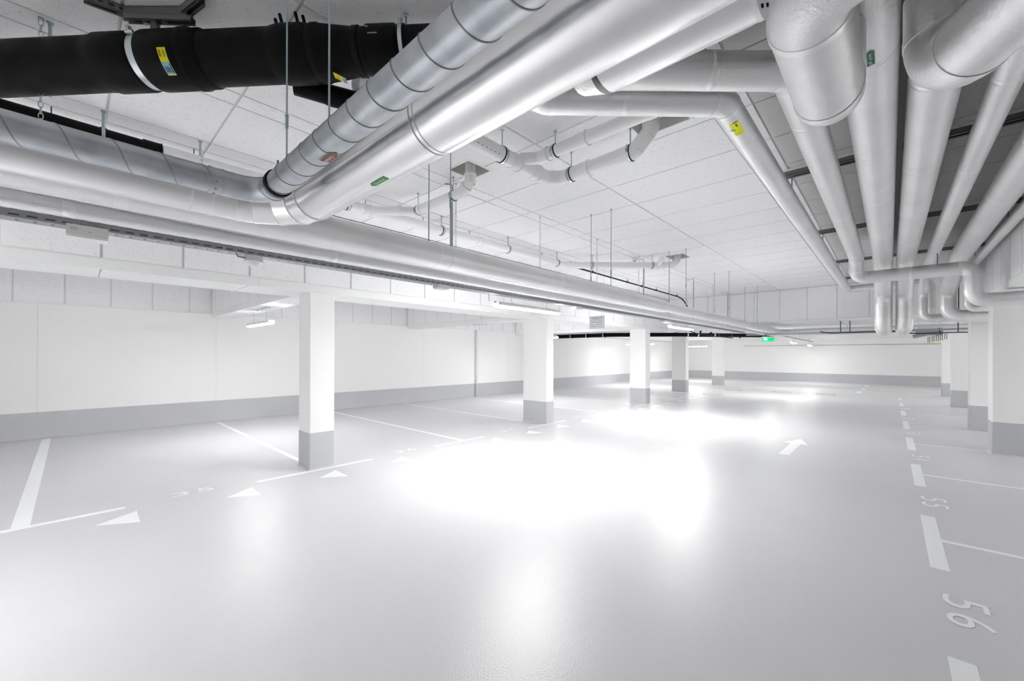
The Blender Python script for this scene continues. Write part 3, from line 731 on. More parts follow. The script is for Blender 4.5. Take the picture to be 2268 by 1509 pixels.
# bracket of slotted channel above the black pipe
bk = thing('channel_bracket', 'grey slotted steel channel bracket fixed to the ceiling above the black pipe', 'bracket', tuple(bp(.85)+up*.2))
def bar(a, b, w_, h, name, slots=0, up_=up):
    a = Vector(a); b = Vector(b); d = (b-a).normalized(); s2 = d.cross(up_).normalized(); q = G()
    def bx(o0, o1, z0, z1, u0=0, u1=None):
        A_ = a+d*u0; B_ = a+d*(u1 if u1 is not None else (b-a).length)
        v = [A_+s2*o0+up_*z0, A_+s2*o1+up_*z0, A_+s2*o1+up_*z1, A_+s2*o0+up_*z1]; v += [p+(B_-A_) for p in v]
        q.add(v, [(3, 2, 1, 0), (4, 5, 6, 7), (0, 1, 5, 4), (1, 2, 6, 5), (2, 3, 7, 6), (3, 0, 4, 7)])
    t_ = .003
    bx(-w_/2, -w_/2+t_, 0, h); bx(w_/2-t_, w_/2, 0, h); bx(-w_/2, w_/2, h-t_, h); bx(-w_/2, -w_/2+w_*.3, 0, t_); bx(w_/2-w_*.3, w_/2, 0, t_)
    o = q.link(name, 'strut', bk, smooth=False)
    Ln = (b-a).length
    for k in range(slots):
        u = Ln*(k+.5)/slots; P_ = []
        for j in range(12):
            an = 2*math.pi*j/12; P_.append(a+d*(u+.014*math.cos(an))+up_*(h*.5+.008*math.sin(an))-s2*(w_/2+.0006))
        G().add(P_, [tuple(range(12))]).link('slot', 'ink', o, smooth=False)
    return o
a0 = bp(.62)+up*.0; zc = CH-.052
pL = Vector((-3.045, .175, zc)); pR = Vector((-2.77, .43, zc))
bar(pL, pR, .045, .045, 'channel')
bar(pL+Vector((.045, .02, -.03)), pR+Vector((.015, .01, -.03)), .04, .03, 'channel')
bar(pL+up*.01+Vector((.02, .03, 0)), pL+up*.01+Vector((.02, .03, 0))+Vector((-.03, -.17, 0)), .045, .04, 'slotted_channel', 4)
bar(pR+up*.01+Vector((-.02, -.02, 0)), pR+up*.01+Vector((.14, .02, 0)), .045, .04, 'slotted_channel', 4)
m0 = (pL+pR)/2
for s2 in (-.05, .05):
    p = m0+bd*s2-up*.03
    G().tube([p, p+up*.018], .014, 6).link('bolt', 'clampsteel', bk, ang=20)
G().tube([m0-up*.075, m0-up*.05, m0-up*.03], [.022, .021, .021], 16).link('stub', 'strut', bk)
hanger('threaded rod holding the black sewer pipe on the right, by the steel clamp', bp(2.24).x, bp(2.24).y, bp(2.24).z+.11, r=.006)
hanger('thick zinc rod behind the black pipe at the upper left', -3.474, -.087, 2.95, r=.008)

# ------------------------------------------------------------------ white drain pipes
def sockets(root, path, r, at, mat='pvc'):
    for (c, ax) in at:
        c = Vector(c); ax = Vector(ax).normalized()
        G().tube([c-ax*.05, c-ax*.048, c+ax*.036, c+ax*.038, c+ax*.05, c+ax*.052], [r, r+.004, r+.004, r+.011, r+.011, r], 32, cap=False).link('socket', mat, root)
WX, WZ, WR = -4.42, 3.17, .060
p1 = thing('sewer_pipe', 'black plastic pipe piece behind the spiral duct at the left edge, ending in a socket', 'pipe', (WX, 0, WZ))
G().tube(lin((WX, -3.5, WZ), (WX, .50, WZ), 6), WR-.004, 28).link('pipe_section', 'black', p1)
G().tube([(WX, .38, WZ), (WX, .385, WZ), (WX, .49, WZ), (WX, .50, WZ)], [WR-.004, WR+.004, WR+.004, WR+.009], 28).link('socket', 'black', p1)
p1 = pipe('drain_pipe', 'long white plastic drain pipe below the ceiling, with a diagonal bend to the far opening', 'pipe',
     [(WX, .505, WZ), (WX, 6.22, WZ), (-3.0, 7.62, WZ+.02), (-2.935, 7.70, WZ+.1), (-2.935, 7.76, CH+.15)], WR, [.1, .12, .06, .08, .1], mat='pvc', band=None, pitch=0)
sockets(p1, None, WR, [((WX, 2.30, WZ), (0, 1, 0)), ((WX, 4.05, WZ), (0, 1, 0)), ((WX+.1, 6.33, WZ), (1, 1, 0)), ((-3.14, 7.48, WZ+.01), (1, 1, 0))])
p1b = pipe('drain_pipe', 'short white clean-out piece beside the bend under the far opening', 'pipe', [(-3.18, 7.46, WZ), (-3.10, 7.36, WZ+.07), (-3.05, 7.34, WZ+.11)], .045, .05, mat='pvc', band=None, pitch=0)
p2 = pipe('drain_pipe', 'white plastic branch pipe leading to the middle square ceiling opening', 'pipe',
     [(WX, 2.33, WZ), (-4.14, 2.62, WZ), (-4.05, 2.715, WZ), (-3.22, 2.715, WZ), (-3.10, 2.72, WZ+.08), (-3.10, 2.72, CH+.15)], .050, [.05]*6, mat='pvc', band=None, pitch=0)
sockets(p2, None, .05, [((-4.2, 2.56, WZ), (1, 1, 0)), ((-3.98, 2.715, WZ), (1, 0, 0)), ((-3.19, 2.716, WZ+.02), (1, 0, .5)), ((-3.10, 2.72, WZ+.1), (0, 0, 1))])
p3 = pipe('drain_pipe', 'white plastic drain pipe behind the polished duct, turning to the nearest opening', 'pipe',
     [(-2.36, 1.16, 3.16), (-2.36, 3.0, 3.16), (-2.25, 3.11, 3.16), (-1.53, 3.11, 3.16), (-1.395, 3.12, 3.295), (-1.395, 3.12, CH+.12)], .062, [.08, .09, .09, .08, .08, .08], mat='pvc', band=None, pitch=0)
sockets(p3, None, .062, [((-2.36, 2.58, 3.16), (0, 1, 0)), ((-2.36, 2.84, 3.16), (0, 1, 0)), ((-2.0, 3.11, 3.16), (1, 0, 0)), ((-1.62, 3.11, 3.16), (1, 0, 0)), ((-1.395, 3.12, 3.35), (0, 0, 1))])
p4 = pipe('drain_pipe', 'white plastic branch pipe running above the nearest drain pipe toward the foil pipes', 'pipe',
     [(-2.34, 2.62, 3.19), (-2.22, 2.73, 3.20), (-.62, 2.73, 3.20)], .05, [.06, .08, .06], mat='pvc', band=None, pitch=0)
sockets(p4, None, .05, [((-2.16, 2.73, 3.20), (1, 0, 0)), ((-1.78, 2.73, 3.20), (1, 0, 0)), ((-1.2, 2.73, 3.20), (1, 0, 0))])
# print lines on the drains
for rt, c, ax, r_, ln in ((p3, (-2.36, 2.05, 3.16), (0, 1, 0), .062, .32), (p1, (WX, 5.45, WZ), (0, 1, 0), WR, .4)):
    fn = on_cyl(c, ax, (.8, 0, -.55), 0, r_, 1); a = Flat()
    for k in range(7): a.rect(ln*k/7, ln*(k+.45)/7, .0, .0035, 1, 1)
    a.put(fn, .0006, 'print_line', 'ink', rt)
HC = [(-4.42, -.6), (-4.43, .16), (-4.43, .76), (-4.42, 2.08), (-4.42, 3.37), (-4.42, 4.67), (-4.42, 5.96)]
HL = ['threaded rod hanger of the rear drain pipe, hidden beyond the left edge', 'leftmost zinc rod behind the spiral duct', 'second zinc rod behind the spiral duct',
      'pipe clamp just above the elbow of the polished duct', 'pipe clamp of the long white drain right of the branch', 'pipe clamp in the middle of the long white drain', 'pipe clamp of the long white drain next to its diagonal bend']
for (x, y), l_ in zip(HC, HL):
    hanger(l_, x, y, WZ+WR, r=.006 if y > 1 else .008, clamp=(WZ, WR+.001, (0, 1, 0)))
hanger('pipe clamp on the diagonal piece of the long white drain, near its start', -4.06, 6.573, WZ+WR, clamp=(WZ+.005, WR+.001, (1, 1, 0)))
hanger('pipe clamp on the diagonal piece near the far ceiling opening', -3.26, 7.37, WZ+WR, clamp=(WZ+.015, WR+.001, (1, 1, 0)))
hanger('pipe clamp at the start of the branch to the middle opening', -4.00, 2.715, WZ+.05, clamp=(WZ, .051, (1, 0, 0)))
hanger('pipe clamp just before the middle ceiling opening', -3.36, 2.715, WZ+.05, clamp=(WZ, .051, (1, 0, 0)))
hanger('pipe clamp on the nearest drain pipe before its branch', -2.36, 2.42, 3.22, clamp=(3.16, .063, (0, 1, 0)))
hanger('pipe clamp on the thin branch pipe above the nearest drain', -2.045, 2.73, 3.25, clamp=(3.20, .051, (1, 0, 0)))
hanger('pipe clamp after the bend of the nearest drain pipe', -2.146, 3.11, 3.22, clamp=(3.16, .063, (1, 0, 0)))
hanger('pipe clamp before the nearest ceiling opening', -1.565, 3.11, 3.22, clamp=(3.16, .063, (1, 0, 0)))

# black lightning cable with clips
cb_ = thing('cable', 'thin black cable clipped below the ceiling behind the white drain, drooping at the end', 'cable', (-4.64, 0, 3.27))
pts = lin((-4.64, -3.5, 3.29), (-4.64, 12.3, 3.262), 30)
pts += [Vector((-4.64+.0*t, 12.3+.9*math.sin(t), 3.262-.55*(1-math.cos(t)))) for t in (.3, .6, .9, 1.2, 1.45)]
G().tube(pts, .017, 8).link('sheath', 'rubber', cb_)
for y in (-.109, .75, 1.6, 2.4, 3.23, 4.06, 4.9, 5.8, 6.7, 7.52, 8.3, 9.1, 9.9, 10.75, 11.6, 12.2):
    q = G().tube([(-4.64, y, 3.27), (-4.64, y, CH)], .004, 6); q.box(-4.662, -4.618, y-.016, y+.016, 3.25, 3.295)
    q.link('clip', 'darkgrey', cb_, smooth=False)

# ------------------------------------------------------------------ cable tray
def make_tray(label, x0, x1, z0, h, ya, yb, axis='y', cables=True):
    t = thing('cable_tray', label, 'cable tray', (x1, ya, z0))
    per = .0645
    def mp(a, b, c):     # a along, b across, c up
        return (b, a, c) if axis == 'y' else (a, b, c)
    def sheet(name, mat, fix, rows, lat):
        """perforated sheet; rows: list of (c0, c1, phase or None, frac)"""
        q = G(); n = int((yb-ya)/per)
        for c0, c1, ph, fr in rows:
            if ph is None:
                L0 = 0
                q.add([lat(ya, c0), lat(yb, c0), lat(yb, c1), lat(ya, c1)], [(0, 1, 2, 3)]); continue
            for k in range(n):
                u0 = ya+per*(k+ph)+per*fr/2; u1 = ya+per*(k+1+ph)-per*fr/2
                q.add([lat(u0, c0), lat(u1, c0), lat(u1, c1), lat(u0, c1)], [(0, 1, 2, 3)])
        o = q.link(name, mat, t, smooth=False)
        sm = o.modifiers.new('thickness', 'SOLIDIFY'); sm.thickness = .0012; sm.offset = 0
        return o
    rows = [(0, .011, None, 0), (.011, .019, .22, .6), (.019, .036, None, 0), (.036, .044, .72, .6), (.044, h, None, 0)]
    for b, nm in ((x1, 'side_wall'), (x0, 'side_wall')):
        sheet(nm, 'tray', None, rows, lambda a, c, b=b: mp(a, b, z0+c))
    W_ = x1-x0
    rows = [(0, W_*.12, None, 0), (W_*.12, W_*.16, .1, .7), (W_*.16, W_*.26, None, 0), (W_*.26, W_*.31, .6, .7), (W_*.31, W_*.42, None, 0), (W_*.42, W_*.58, .35, .22), (W_*.58, W_*.69, None, 0), (W_*.69, W_*.74, .6, .7), (W_*.74, W_*.84, None, 0), (W_*.84, W_*.88, .1, .7), (W_*.88, W_, None, 0)]
    sheet('perforated_base', 'traybase', None, rows, lambda a, c: mp(a, x0+c, z0))
    return t
make_tray('long perforated steel cable tray below the foil pipes', -3.515, -3.41, 2.227, .066, -3.0, 14.7)
for i, (x, z, m_, r_, l_) in enumerate(((-3.428, 2.245, 'orange', .009, 'orange cable in the long cable tray behind its slots'), (-3.452, 2.240, 'orange', .008, 'second orange cable beside the first in the long tray'), (-3.475, 2.241, 'grey', .008, 'grey cable lying in the long cable tray'), (-3.495, 2.242, 'darkgrey', .010, 'black cable lying at the rear side of the long tray'))):
    G0 = G().tube([(x+.004*math.sin(y*1.3+i), y, z) for y in [(-3.0+.35*k) for k in range(51)]], r_, 8)
    tag(G0.link('cable', m_), l_, 'cable')
q = thing('junction_box', 'white rectangular box on the cable tray near the left edge', 'box', (-3.45, .06, 2.20))
G().bbox(-3.405, -3.358, -.024, .144, 2.166, 2.232, .004).link('box_body', 'white', q, smooth=False)
G().bbox(-3.47, -3.360, -.022, .142, 2.160, 2.167, .002).link('box_lid', 'white', q, smooth=False)
G().box(-3.408, -3.404, .05, .058, 2.22, 2.285).link('cable_tie', 'grey', q, smooth=False)
e_ = G().tube([(-3.3575, .006+.013*math.cos(2*math.pi*k/20), 2.207+.006*math.sin(2*math.pi*k/20)) for k in range(20)], .0008, 4, closed=True)
e_.link('oval_emblem', 'ink', q)
G().tube([(-3.3575, .062+.0012*k, 2.196+.002*math.sin(k*.7)) for k in range(14)], .0007, 4).link('wave_mark', 'ink', q)
def small_box(label, y, ln, z=2.205):
    q = thing('junction_box', label, 'box', (-3.45, y, z)); G().bbox(-3.50, -3.40, y-ln/2, y+ln/2, z-.022, z+.02, .005).link('box_body', 'white', q, smooth=False)
    G().bbox(-3.49, -3.41, y-ln*.4, y+ln*.4, z-.026, z-.021, .002).link('box_lid', 'white', q, smooth=False)
small_box('small white box under the cable tray above the middle bays', 2.63, .14, 2.213)
small_box('small white box under the tray just before the warning sign', 5.15, .16, 2.213)
small_box('small white box under the tray beside the second aisle luminaire', 8.45, .34, 2.213)
# motion sensor
q = thing('motion_sensor', 'round white motion sensor under the cable tray', 'sensor', (-3.45, .915, 2.20))
G().tube([(-3.455, .915, 2.226), (-3.455, .915, 2.196), (-3.455, .915, 2.186)], [.056, .060, .062], 32).link('sensor_base', 'white', q)
G().tube([(-3.455, .915, 2.186), (-3.455, .915, 2.180)], [.066, .064], 32).link('sensor_rim', 'white', q)
G().tube([(-3.455, .915, 2.180), (-3.455, .915, 2.165), (-3.455, .915, 2.150), (-3.455, .915, 2.143)], [.044, .042, .028, .010], 24).link('sensor_dome', 'pvc', q)
G().tube([(-3.44, .80, 2.225), (-3.44, .81, 2.205), (-3.45, .87, 2.203)], .007, 8).link('sensor_cable', 'grey', q)
# chains and conduits carrying the tray
for i, y in enumerate((-.12, 2.83, 4.285, 5.74, 7.23, 8.668, 10.14, 11.6, 13.1)):
    l_ = ['left edge', 'middle opening', 'first luminaire', 'warning sign', 'far opening', 'third pair of rods', 'fourth pair of rods', 'fifth pair of rods', 'cross beam'][i]
    t = thing('hanging_chain', f'steel chain hanging from the ceiling to the cable tray by the {l_}', 'chain', (-3.46, y, CH))
    o = chain(G(), -3.46, y, 2.285, CH-.01).link('links', 'clampsteel', t); o['kind'] = 'stuff'
    G().tube([(-3.46, y, CH-.012), (-3.46, y, CH)], .012, 10).link('ceiling_hook', 'zinc', t)
for y, l_ in ((2.79, 'by the middle ceiling opening'), (7.47, 'beside the smoke detector'), (10.18, 'with a wire at its top, further back'), (13.0, 'near the cross beam')):
    t = thing('conduit', f'grey vertical cable conduit {l_}', 'conduit', (-3.46, y, 2.28))
    G().tube([(-3.475, y, 2.28), (-3.475, y, CH-.09)], .012, 12).link('tube', 'grey', t)
    G().tube([(-3.475, y, CH-.09), (-3.475, y, CH-.03), (-3.50, y, CH-.012), (-3.54, y-.05, CH-.012)], .005, 8).link('wire', 'red' if y < 3 else 'grey', t)
t = thing('smoke_detector', 'white round detector under the ceiling beside the long white drain', 'detector', (-3.58, 7.30, CH))
G().tube([(-3.58, 7.30, CH), (-3.58, 7.30, CH-.045), (-3.58, 7.30, CH-.05)], [.055, .055, .05], 28).link('detector_base', 'white', t)
G().tube([(-3.58, 7.30, CH-.05), (-3.58, 7.30, CH-.07)], [.032, .028], 24).link('detector_head', 'grey', t)
t = thing('smoke_detector', 'small flat white detector under the ceiling further back', 'detector', (-3.58, 10.1, CH))
G().tube([(-3.58, 10.1, CH), (-3.58, 10.1, CH-.045)], .055, 28).link('detector_base', 'white', t)
G().tube([(-3.58, 10.1, CH-.045), (-3.58, 10.1, CH-.06)], [.03, .025], 24).link('detector_head', 'white', t)
t = thing('smoke_detector', 'white detector with bare wires by the cross beam', 'detector', (-3.58, 12.9, CH))
G().tube([(-3.58, 12.9, CH), (-3.58, 12.9, CH-.045)], .05, 28).link('detector_base', 'white', t)
# far tray along the cross beam
make_tray('perforated cable tray running crosswise at the far end, below the low ceiling', 14.75, 14.86, 2.15, .05, -3.4, 2.4, axis='x', cables=False)
t = thing('cable', 'black cable sagging along the crosswise cable tray at the right', 'cable', (-1.4, 14.4, 2.1))
G().tube([(-1.45, 14.45, 2.20), (-1.36, 14.45, 2.165), (-1.2, 14.45, 2.14), (-.6, 14.45, 2.145), (-.1, 14.45, 2.15), (.12, 14.45, 2.14), (.30, 14.45, 2.09), (.5, 14.45, 2.075), (2.2, 14.45, 2.085)], .012, 8).link('sheath', 'rubber', t)
for x in (-1.0, -.8, -.2, 1.2): G().box(x-.01, x+.01, 14.43, 14.47, 2.08 if x > 1 else 2.13, 2.469).link('clip', 'darkgrey', t, smooth=False)
t = thing('cable_bracket', 'grey steel bracket with tagged cable ends hanging at the far right', 'bracket', (.75, 15.2, 2.1))
G().tube([(.45, 15.2, 2.02), (.75, 15.2, 2.10)], .05, 10).link('bracket_arm', 'tray', t)
G().box(.5, 1.0, 15.15, 15.35, 2.05, 2.17).link('bracket_plate', 'tray', t, smooth=False)
for k in range(5):
    x = .72+.075*k; z = 1.86+.02*k
    q = G().box(x, x+.012, 15.1, 15.112, z, z+.14).box(x+.035, x+.047, 15.1, 15.112, z, z+.14).box(x, x+.047, 15.1, 15.112, z+.13, z+.14)
    q.link('cable_loop', 'darkgrey', t, smooth=False)
    G().box(x-.003, x+.05, 15.098, 15.114, z-.014, z+.004).link('orange_tag', 'yellow', t, smooth=False)
for x in (.55, .95): G().tube([(x, 15.25, 2.17), (x, 15.25, 2.468)], .008, 8).link('rod', 'zinc', t)
G().tube([(.93, 15.0, 2.12), (.93, 15.0, 2.22)], [.012, .04], 12).link('black_cone', 'rubber', t)

# ------------------------------------------------------------------ luminaires
def luminaire(label, c, axis, L_=1.30, ztop=2.226, chains=True, plug=True, mat=None):
    x, y, z = c; mat = mat or ('lamp_right' if x > 0 else 'lamp_far' if y > 16 else 'lamp_bay' if x < -6 else 'lamp'); t = thing('linear_luminaire', label, 'lamp', c)
    def mp(u, v, w_): return (x+u, y+v, z+w_) if axis == 'x' else (x-v, y+u, z+w_)
    h = L_/2; q = G(); pr = [(-.048, .0), (-.045, .022), (-.03, .042), (.03, .042), (.045, .022), (.048, .0)]; v = []
    for u in (-h+.05, h-.05): v += [mp(u, a, b) for a, b in pr]
    n = len(pr)
    q.add(v, [(i, i+1, i+1+n, i+n) for i in range(n-1)]+[(n-1, 0, n, 2*n-1)]+[tuple(range(n-1, -1, -1)), tuple(range(n, 2*n))])
    q.link('housing', 'white', t, smooth=False)
    q = G(); pr = [(-.046, -.001), (-.043, -.013), (-.024, -.024), (.024, -.024), (.043, -.013), (.046, -.001)]; v = []
    for u, s2, dz in ((-h, .25, .35), (-h+.07, .95, 1), (h-.07, .95, 1), (h, .25, .35)): v += [mp(u, a*s2, b*dz) for a, b in pr]
    f = [(k*n+i, k*n+i+1, (k+1)*n+i+1, (k+1)*n+i) for k in range(3) for i in range(n-1)]+[(k*n+n-1, k*n, (k+1)*n, (k+1)*n+n-1) for k in range(3)]
    f += [tuple(range(n-1, -1, -1)), tuple(range(3*n, 4*n))]
    q.add(v, f).link('diffuser', mat, t)
    for u in (-h*.52, h*.52):
        p = Vector(mp(u, 0, .042)); top = Vector((p.x, p.y, ztop))
        G().box(p.x-.02, p.x+.02, p.y-.012, p.y+.012, p.z-.001, p.z+.004).link('hook_plate', 'zinc', t, smooth=False)
        if chains:
            zz = min(p.z+.045, ztop-.01); dx = Vector(mp(u+.022, 0, .045)); dx2 = Vector(mp(u-.022, 0, .045))
            q = G().tube([dx, (p.x, p.y, zz), dx2], .0018, 6).tube([(p.x, p.y, zz), top], .0022, 6)
            q.link('hanging_wire', 'zinc', t)
    if plug:
        a = Vector(mp(-h+.02, 0, .026)); b = Vector(mp(-h+.12, 0, .026))
        G().tube(lin(a, b, 4), [.014, .018, .016, .018, .016], 12).link('cable_plug', 'darkgrey', t)
        if axis == 'y' and ztop > z+.1:
            d0 = Vector(mp(-h-.05, 0, .03))
            G().tube([a, d0+Vector((0, -.0, .0)), Vector(mp(-h-.065, 0, .05)), Vector(mp(-h-.068, 0, ztop-z))], .004, 8).link('supply_cable', 'grey', t)
    return t
X_ = -3.46
luminaire('bright linear luminaire under the cable tray in front of the second column', (X_, 4.07, 2.10), 'y', 1.34)
luminaire('second bright luminaire under the cable tray, above the third column', (X_, 9.38, 2.125), 'y', 1.45)
luminaire('unseen added luminaire under the tray beyond the left edge of the view', (X_, -2.0, 2.10), 'y', 1.34)  # out of view; added in step with the row to brighten the near floor
luminaire('luminaire beside the green exit sign at the end of the long tray', (-3.3, 17.6, 2.115), 'y', 1.3, 2.47)
luminaire('left one of the two small far luminaires over the aisle', (-3.2, 22.2, 2.10), 'y', 1.3, 2.30, mat='lamp_end')
luminaire('right one of the two small far luminaires over the aisle', (-3.2, 27.4, 2.08), 'y', 1.3, 2.30, mat='lamp_end')
luminaire('luminaire hanging from the first cross beam left of the nearest column', (-8.15, 2.25, 2.03), 'x', 1.36, 2.315, mat='lamp_one')
luminaire('luminaire half hidden behind the second column', (-8.20, 10.26, 2.06), 'x', 1.3, CH)
luminaire('luminaire half hidden behind the third column, near the left wall', (-8.95, 18.8, 2.05), 'x', 1.5, 2.47)
luminaire('far luminaire between the fourth and fifth column', (-8.5, 25.0, 2.05), 'x', 1.45, 2.47)
luminaire('unseen added luminaire in the bay beyond the left edge', (-8.2, -4.0, 2.05), 'x', 1.36, 2.315, mat='lamp_unseen')  # never in view; added after the bay pattern as fill, kept faint
luminaire('unseen added luminaire over the right bays, beyond the right edge', (4.0, 3.2, 2.10), 'x', 1.36, CH, mat='lamp_unseen')  # not visible; extra lamp mirrored from the left bays to lift the foreground
luminaire('luminaire over the right bays beyond the nearest right column', (4.0, 8.8, 2.10), 'x', 1.36, CH)
luminaire('luminaire over the right bays behind the second right column', (4.0, 13.2, 2.10), 'x', 1.36, CH)
luminaire('luminaire over the right bays behind the third right column', (4.0, 18.6, 2.10), 'x', 1.36, 2.47, mat='lamp_right')
luminaire('luminaire over the right bays behind the farthest right column', (4.0, 24.5, 2.10), 'x', 1.36, 2.47)
# mounting rails under the cross beams
def mrail(label, x, y, z, ln=.72):
    t = thing('mounting_rail', label, 'rail', (x, y, z))
    G().box(x-ln/2, x+ln/2, y-.012, y+.012, z-.006, z).link('rail', 'clampsteel', t, smooth=False)
    for k in range(4):
        xx = x-ln/2+.06+(ln-.12)*k/3
        q = G().tube([(xx, y, z-.006), (xx, y, z-.026)], .005, 8).tube([(xx-.02, y, z-.028), (xx+.02, y, z-.028)], .008, 8)
        q.link('fitting', 'clampsteel', t)
    G().tube([(x-ln/2, y, z-.02), (x-ln/2-.02, y-.02, z+.0), (x-ln/2-.02, y-.18, z+.02), (x-ln/2-.02, y-.19, z+.30)], .005, 8).link('supply_cable', 'grey', t)
mrail('narrow steel mounting rail above the first bay luminaire', -8.1, 2.30, 2.314)
mrail('narrow steel mounting rail under the second cross beam, without a lamp', -7.85, 7.27, 2.314, .5)
# exit sign
t = thing('exit_sign', 'small green exit sign at the far end of the tray', 'sign', (-3.2, 17.0, 2.1))
G().box(-3.40, -3.02, 16.98, 17.0, 2.02, 2.16).link('sign_panel', 'exit', t, smooth=False)
G().box(-3.41, -3.01, 16.975, 17.005, 2.16, 2.19).link('sign_housing', 'white', t, smooth=False)
G().tube([(-3.35, 16.99, 2.19), (-3.35, 16.99, 2.47)], .004, 6).link('sign_rod', 'zinc', t)
a, f = text2d('→', .06, .12)
G().add([(-3.36+.02, 16.978, 2.07)], []).add([(-3.34, 16.977, 2.08), (-3.24, 16.977, 2.08), (-3.24, 16.977, 2.06), (-3.20, 16.977, 2.09), (-3.24, 16.977, 2.12), (-3.24, 16.977, 2.10), (-3.34, 16.977, 2.10)], [(0, 1, 5, 6), (2, 3, 4)]).link('sign_arrow', 'signwhite', t, smooth=False)
# warning sign
SX0, SX1, SY = -4.80, -4.44, 7.67
SZ1, SZ0 = 2.345, 2.085
t = thing('warning_sign', 'white hanging sign reading VORSICHT in dark lettering', 'sign', ((SX0+SX1)/2, SY, SZ0))
G().box(SX0, SX1, SY, SY+.006, SZ0, SZ1).link('sign_board', 'signwhite', t, smooth=False)
q = G(); b = .005
for x0, x1, z0, z1 in ((SX0, SX1, SZ1-b, SZ1), (SX0, SX1, SZ0, SZ0+b), (SX0, SX0+b, SZ0, SZ1), (SX1-b, SX1, SZ0, SZ1)): q.box(x0, x1, SY-.002, SY, z0, z1)
q.link('border', 'darkgrey', t, smooth=False)
W_ = SX1-SX0
for s, zb, h, w_, xo in (('VORSICHT', .190, .045, .26, .05), ('beim Laufenlassen der Motoren', .160, .014, .30, .03), ('Vergiftungsgefahr!', .118, .030, .29, .03), ('Feuer und Rauchen', .072, .027, .29, .03), ('polizeilich verboten', .026, .030, .29, .03)):
    a, f = text2d(s, h, w_)
    G().add([(SX0+xo+p[0], SY-.0015, SZ0+zb+p[1]) for p in a], f).link('lettering', 'inkblue', t, smooth=False)
for x in (SX0+.012, SX1-.012): G().tube([(x, SY+.003, SZ1), (x, SY+.003, CH)], .0022, 6).link('hanging_wire', 'zinc', t)

# ------------------------------------------------------------------ far black pipe, wall pipes, odds and ends
t = pipe('sewer_pipe', 'long thin black sewer pipe at the far end, passing behind the columns', 'pipe',
     [(-10.95, 14.8, 2.33), (-8.3, 14.8, 2.33), (-6.3, 16.75, 2.35), (-4.7, 18.7, 2.35), (-3.6, 19.8, 2.35)], .078, .12, mat='black', band=None, pitch=0)
for x in (-10.2, -9.4, -8.6):
    ring(G(), (x, 14.8, 2.33), (1, 0, 0), .078, .086, .04).link('steel_clamp', 'clampsteel', t)
    ring(G(), (x+.06, 14.8, 2.33), (1, 0, 0), .078, .09, .05).link('socket', 'black', t)
for u in (.15, .33, .62): 
    c = Vector((-6.3, 16.75, 2.35)).lerp(Vector((-4.7, 18.7, 2.35)), u)
    ring(G(), c, (1.6, 1.95, 0), .078, .087, .05).link('steel_clamp', 'clampsteel', t)
G().tube([(-6.35, 16.6, 2.40), (-6.35, 16.55, 2.44)], .06, 16).link('inspection_cap', 'black', t)
t = thing('cable', 'black cable with cone shaped holders below the end of the long tray', 'cable', (-3.8, 11.6, 2.1))
G().tube([(-3.9, 11.0, 2.20), (-3.9, 11.3, 2.14), (-3.9, 11.7, 2.11), (-3.9, 12.6, 2.105), (-3.9, 13.8, 2.10), (-3.9, 15.2, 2.10)], .013, 8).link('sheath', 'rubber', t)
for y in (12.5, 13.7, 15.1): G().tube([(-3.9, y, 2.1), (-3.9, y, 2.42 if y > 13.6 else CH)], .003, 6).link('wire', 'zinc', t)
for y in (12.0, 12.9, 13.8, 14.9, 16.1): G().tube([(-3.9, y, 2.12), (-3.9, y, 2.20)], [.014, .035], 12).link('cone_holder', 'rubber', t)
t = thing('wall_conduit', 'grey vertical rainwater pipe on the left wall behind the bays', 'pipe', (XW+.06, 9.92, 0))
G().tube([(XW+.05, 9.92, .475), (XW+.05, 9.92, 2.40)], .045, 16).link('pipe_section', 'grid', t)
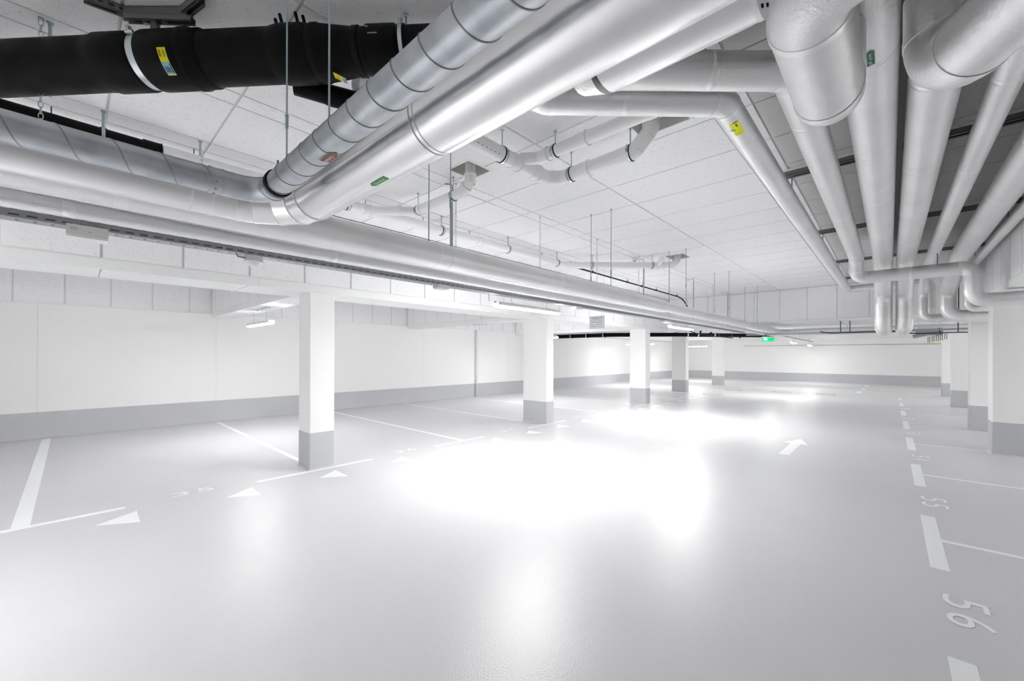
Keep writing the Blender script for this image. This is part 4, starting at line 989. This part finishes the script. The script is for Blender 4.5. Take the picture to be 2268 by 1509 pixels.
G().tube([(XW+.05, 9.92, 0), (XW+.05, 9.92, .475)], .047, 16).link('painted_foot', 'plinth', t)
t = thing('wall_conduit', 'thin grey conduit running along the back wall below the ceiling', 'conduit', (-2, YB, 2.13))
G().tube([(-6.9, YB-.02, 2.13), (2.4, YB-.02, 2.13)], .014, 8).link('tube', 'grey', t)
for k in range(9): G().box(-6.5+k, -6.47+k, YB-.04, YB, 2.11, 2.15).link('clip', 'grey', t, smooth=False)
t = thing('cable_rack', 'narrow steel carrier over the two small far luminaires', 'rail', (-3.2, 24, 2.3))
G().box(-3.25, -3.15, 18.6, 28.5, 2.30, 2.33).link('carrier', 'tray', t, smooth=False)
for y in (18.9, 21, 24, 27): G().tube([(-3.2, y, 2.33), (-3.2, y, 2.47)], .006, 6).link('rod', 'zinc', t)
t = thing('linear_carrier', 'thin white carrier line hanging under the cross beam above the far pipe', 'rail', (-1, 16.2, 2.4))
G().box(-3.2, 1.2, 16.75, 16.85, 2.39, 2.43).link('carrier', 'white', t, smooth=False)
for x in (-2.4, -1.0, .4): G().tube([(x, 16.8, 2.43), (x, 16.8, 2.47)], .008, 6).link('rod', 'strut', t)

# ------------------------------------------------------------------ groups of repeats
GR = {'column': 'white concrete columns', 'pipe_hanger': 'rods and clamps hanging from the ceiling', 'insulated_pipe': 'foil lagged pipes', 'linear_luminaire': 'hanging linear luminaires',
      'ceiling_beam': 'white clad beams', 'drain_pipe': 'white plastic drain pipes', 'sewer_pipe': 'black plastic sewer pipes', 'hanging_chain': 'chains carrying the cable tray', 'conduit': 'grey vertical conduits',
      'strut_rail': 'steel strut rails above the right pipes', 'junction_box': 'white boxes on the cable tray', 'manhole_cover': 'round manhole covers', 'smoke_detector': 'white ceiling detectors', 'cable': 'loose cables',
      'mounting_rail': 'mounting rails under the cross beams', 'cable_tray': 'perforated cable trays', 'wall_conduit': 'conduits on the walls'}
for o in list(bpy.data.objects):
    if o.parent is None and o.get('category'):
        k = o.name.split('.')[0]
        if k in GR: o['group'] = GR[k]
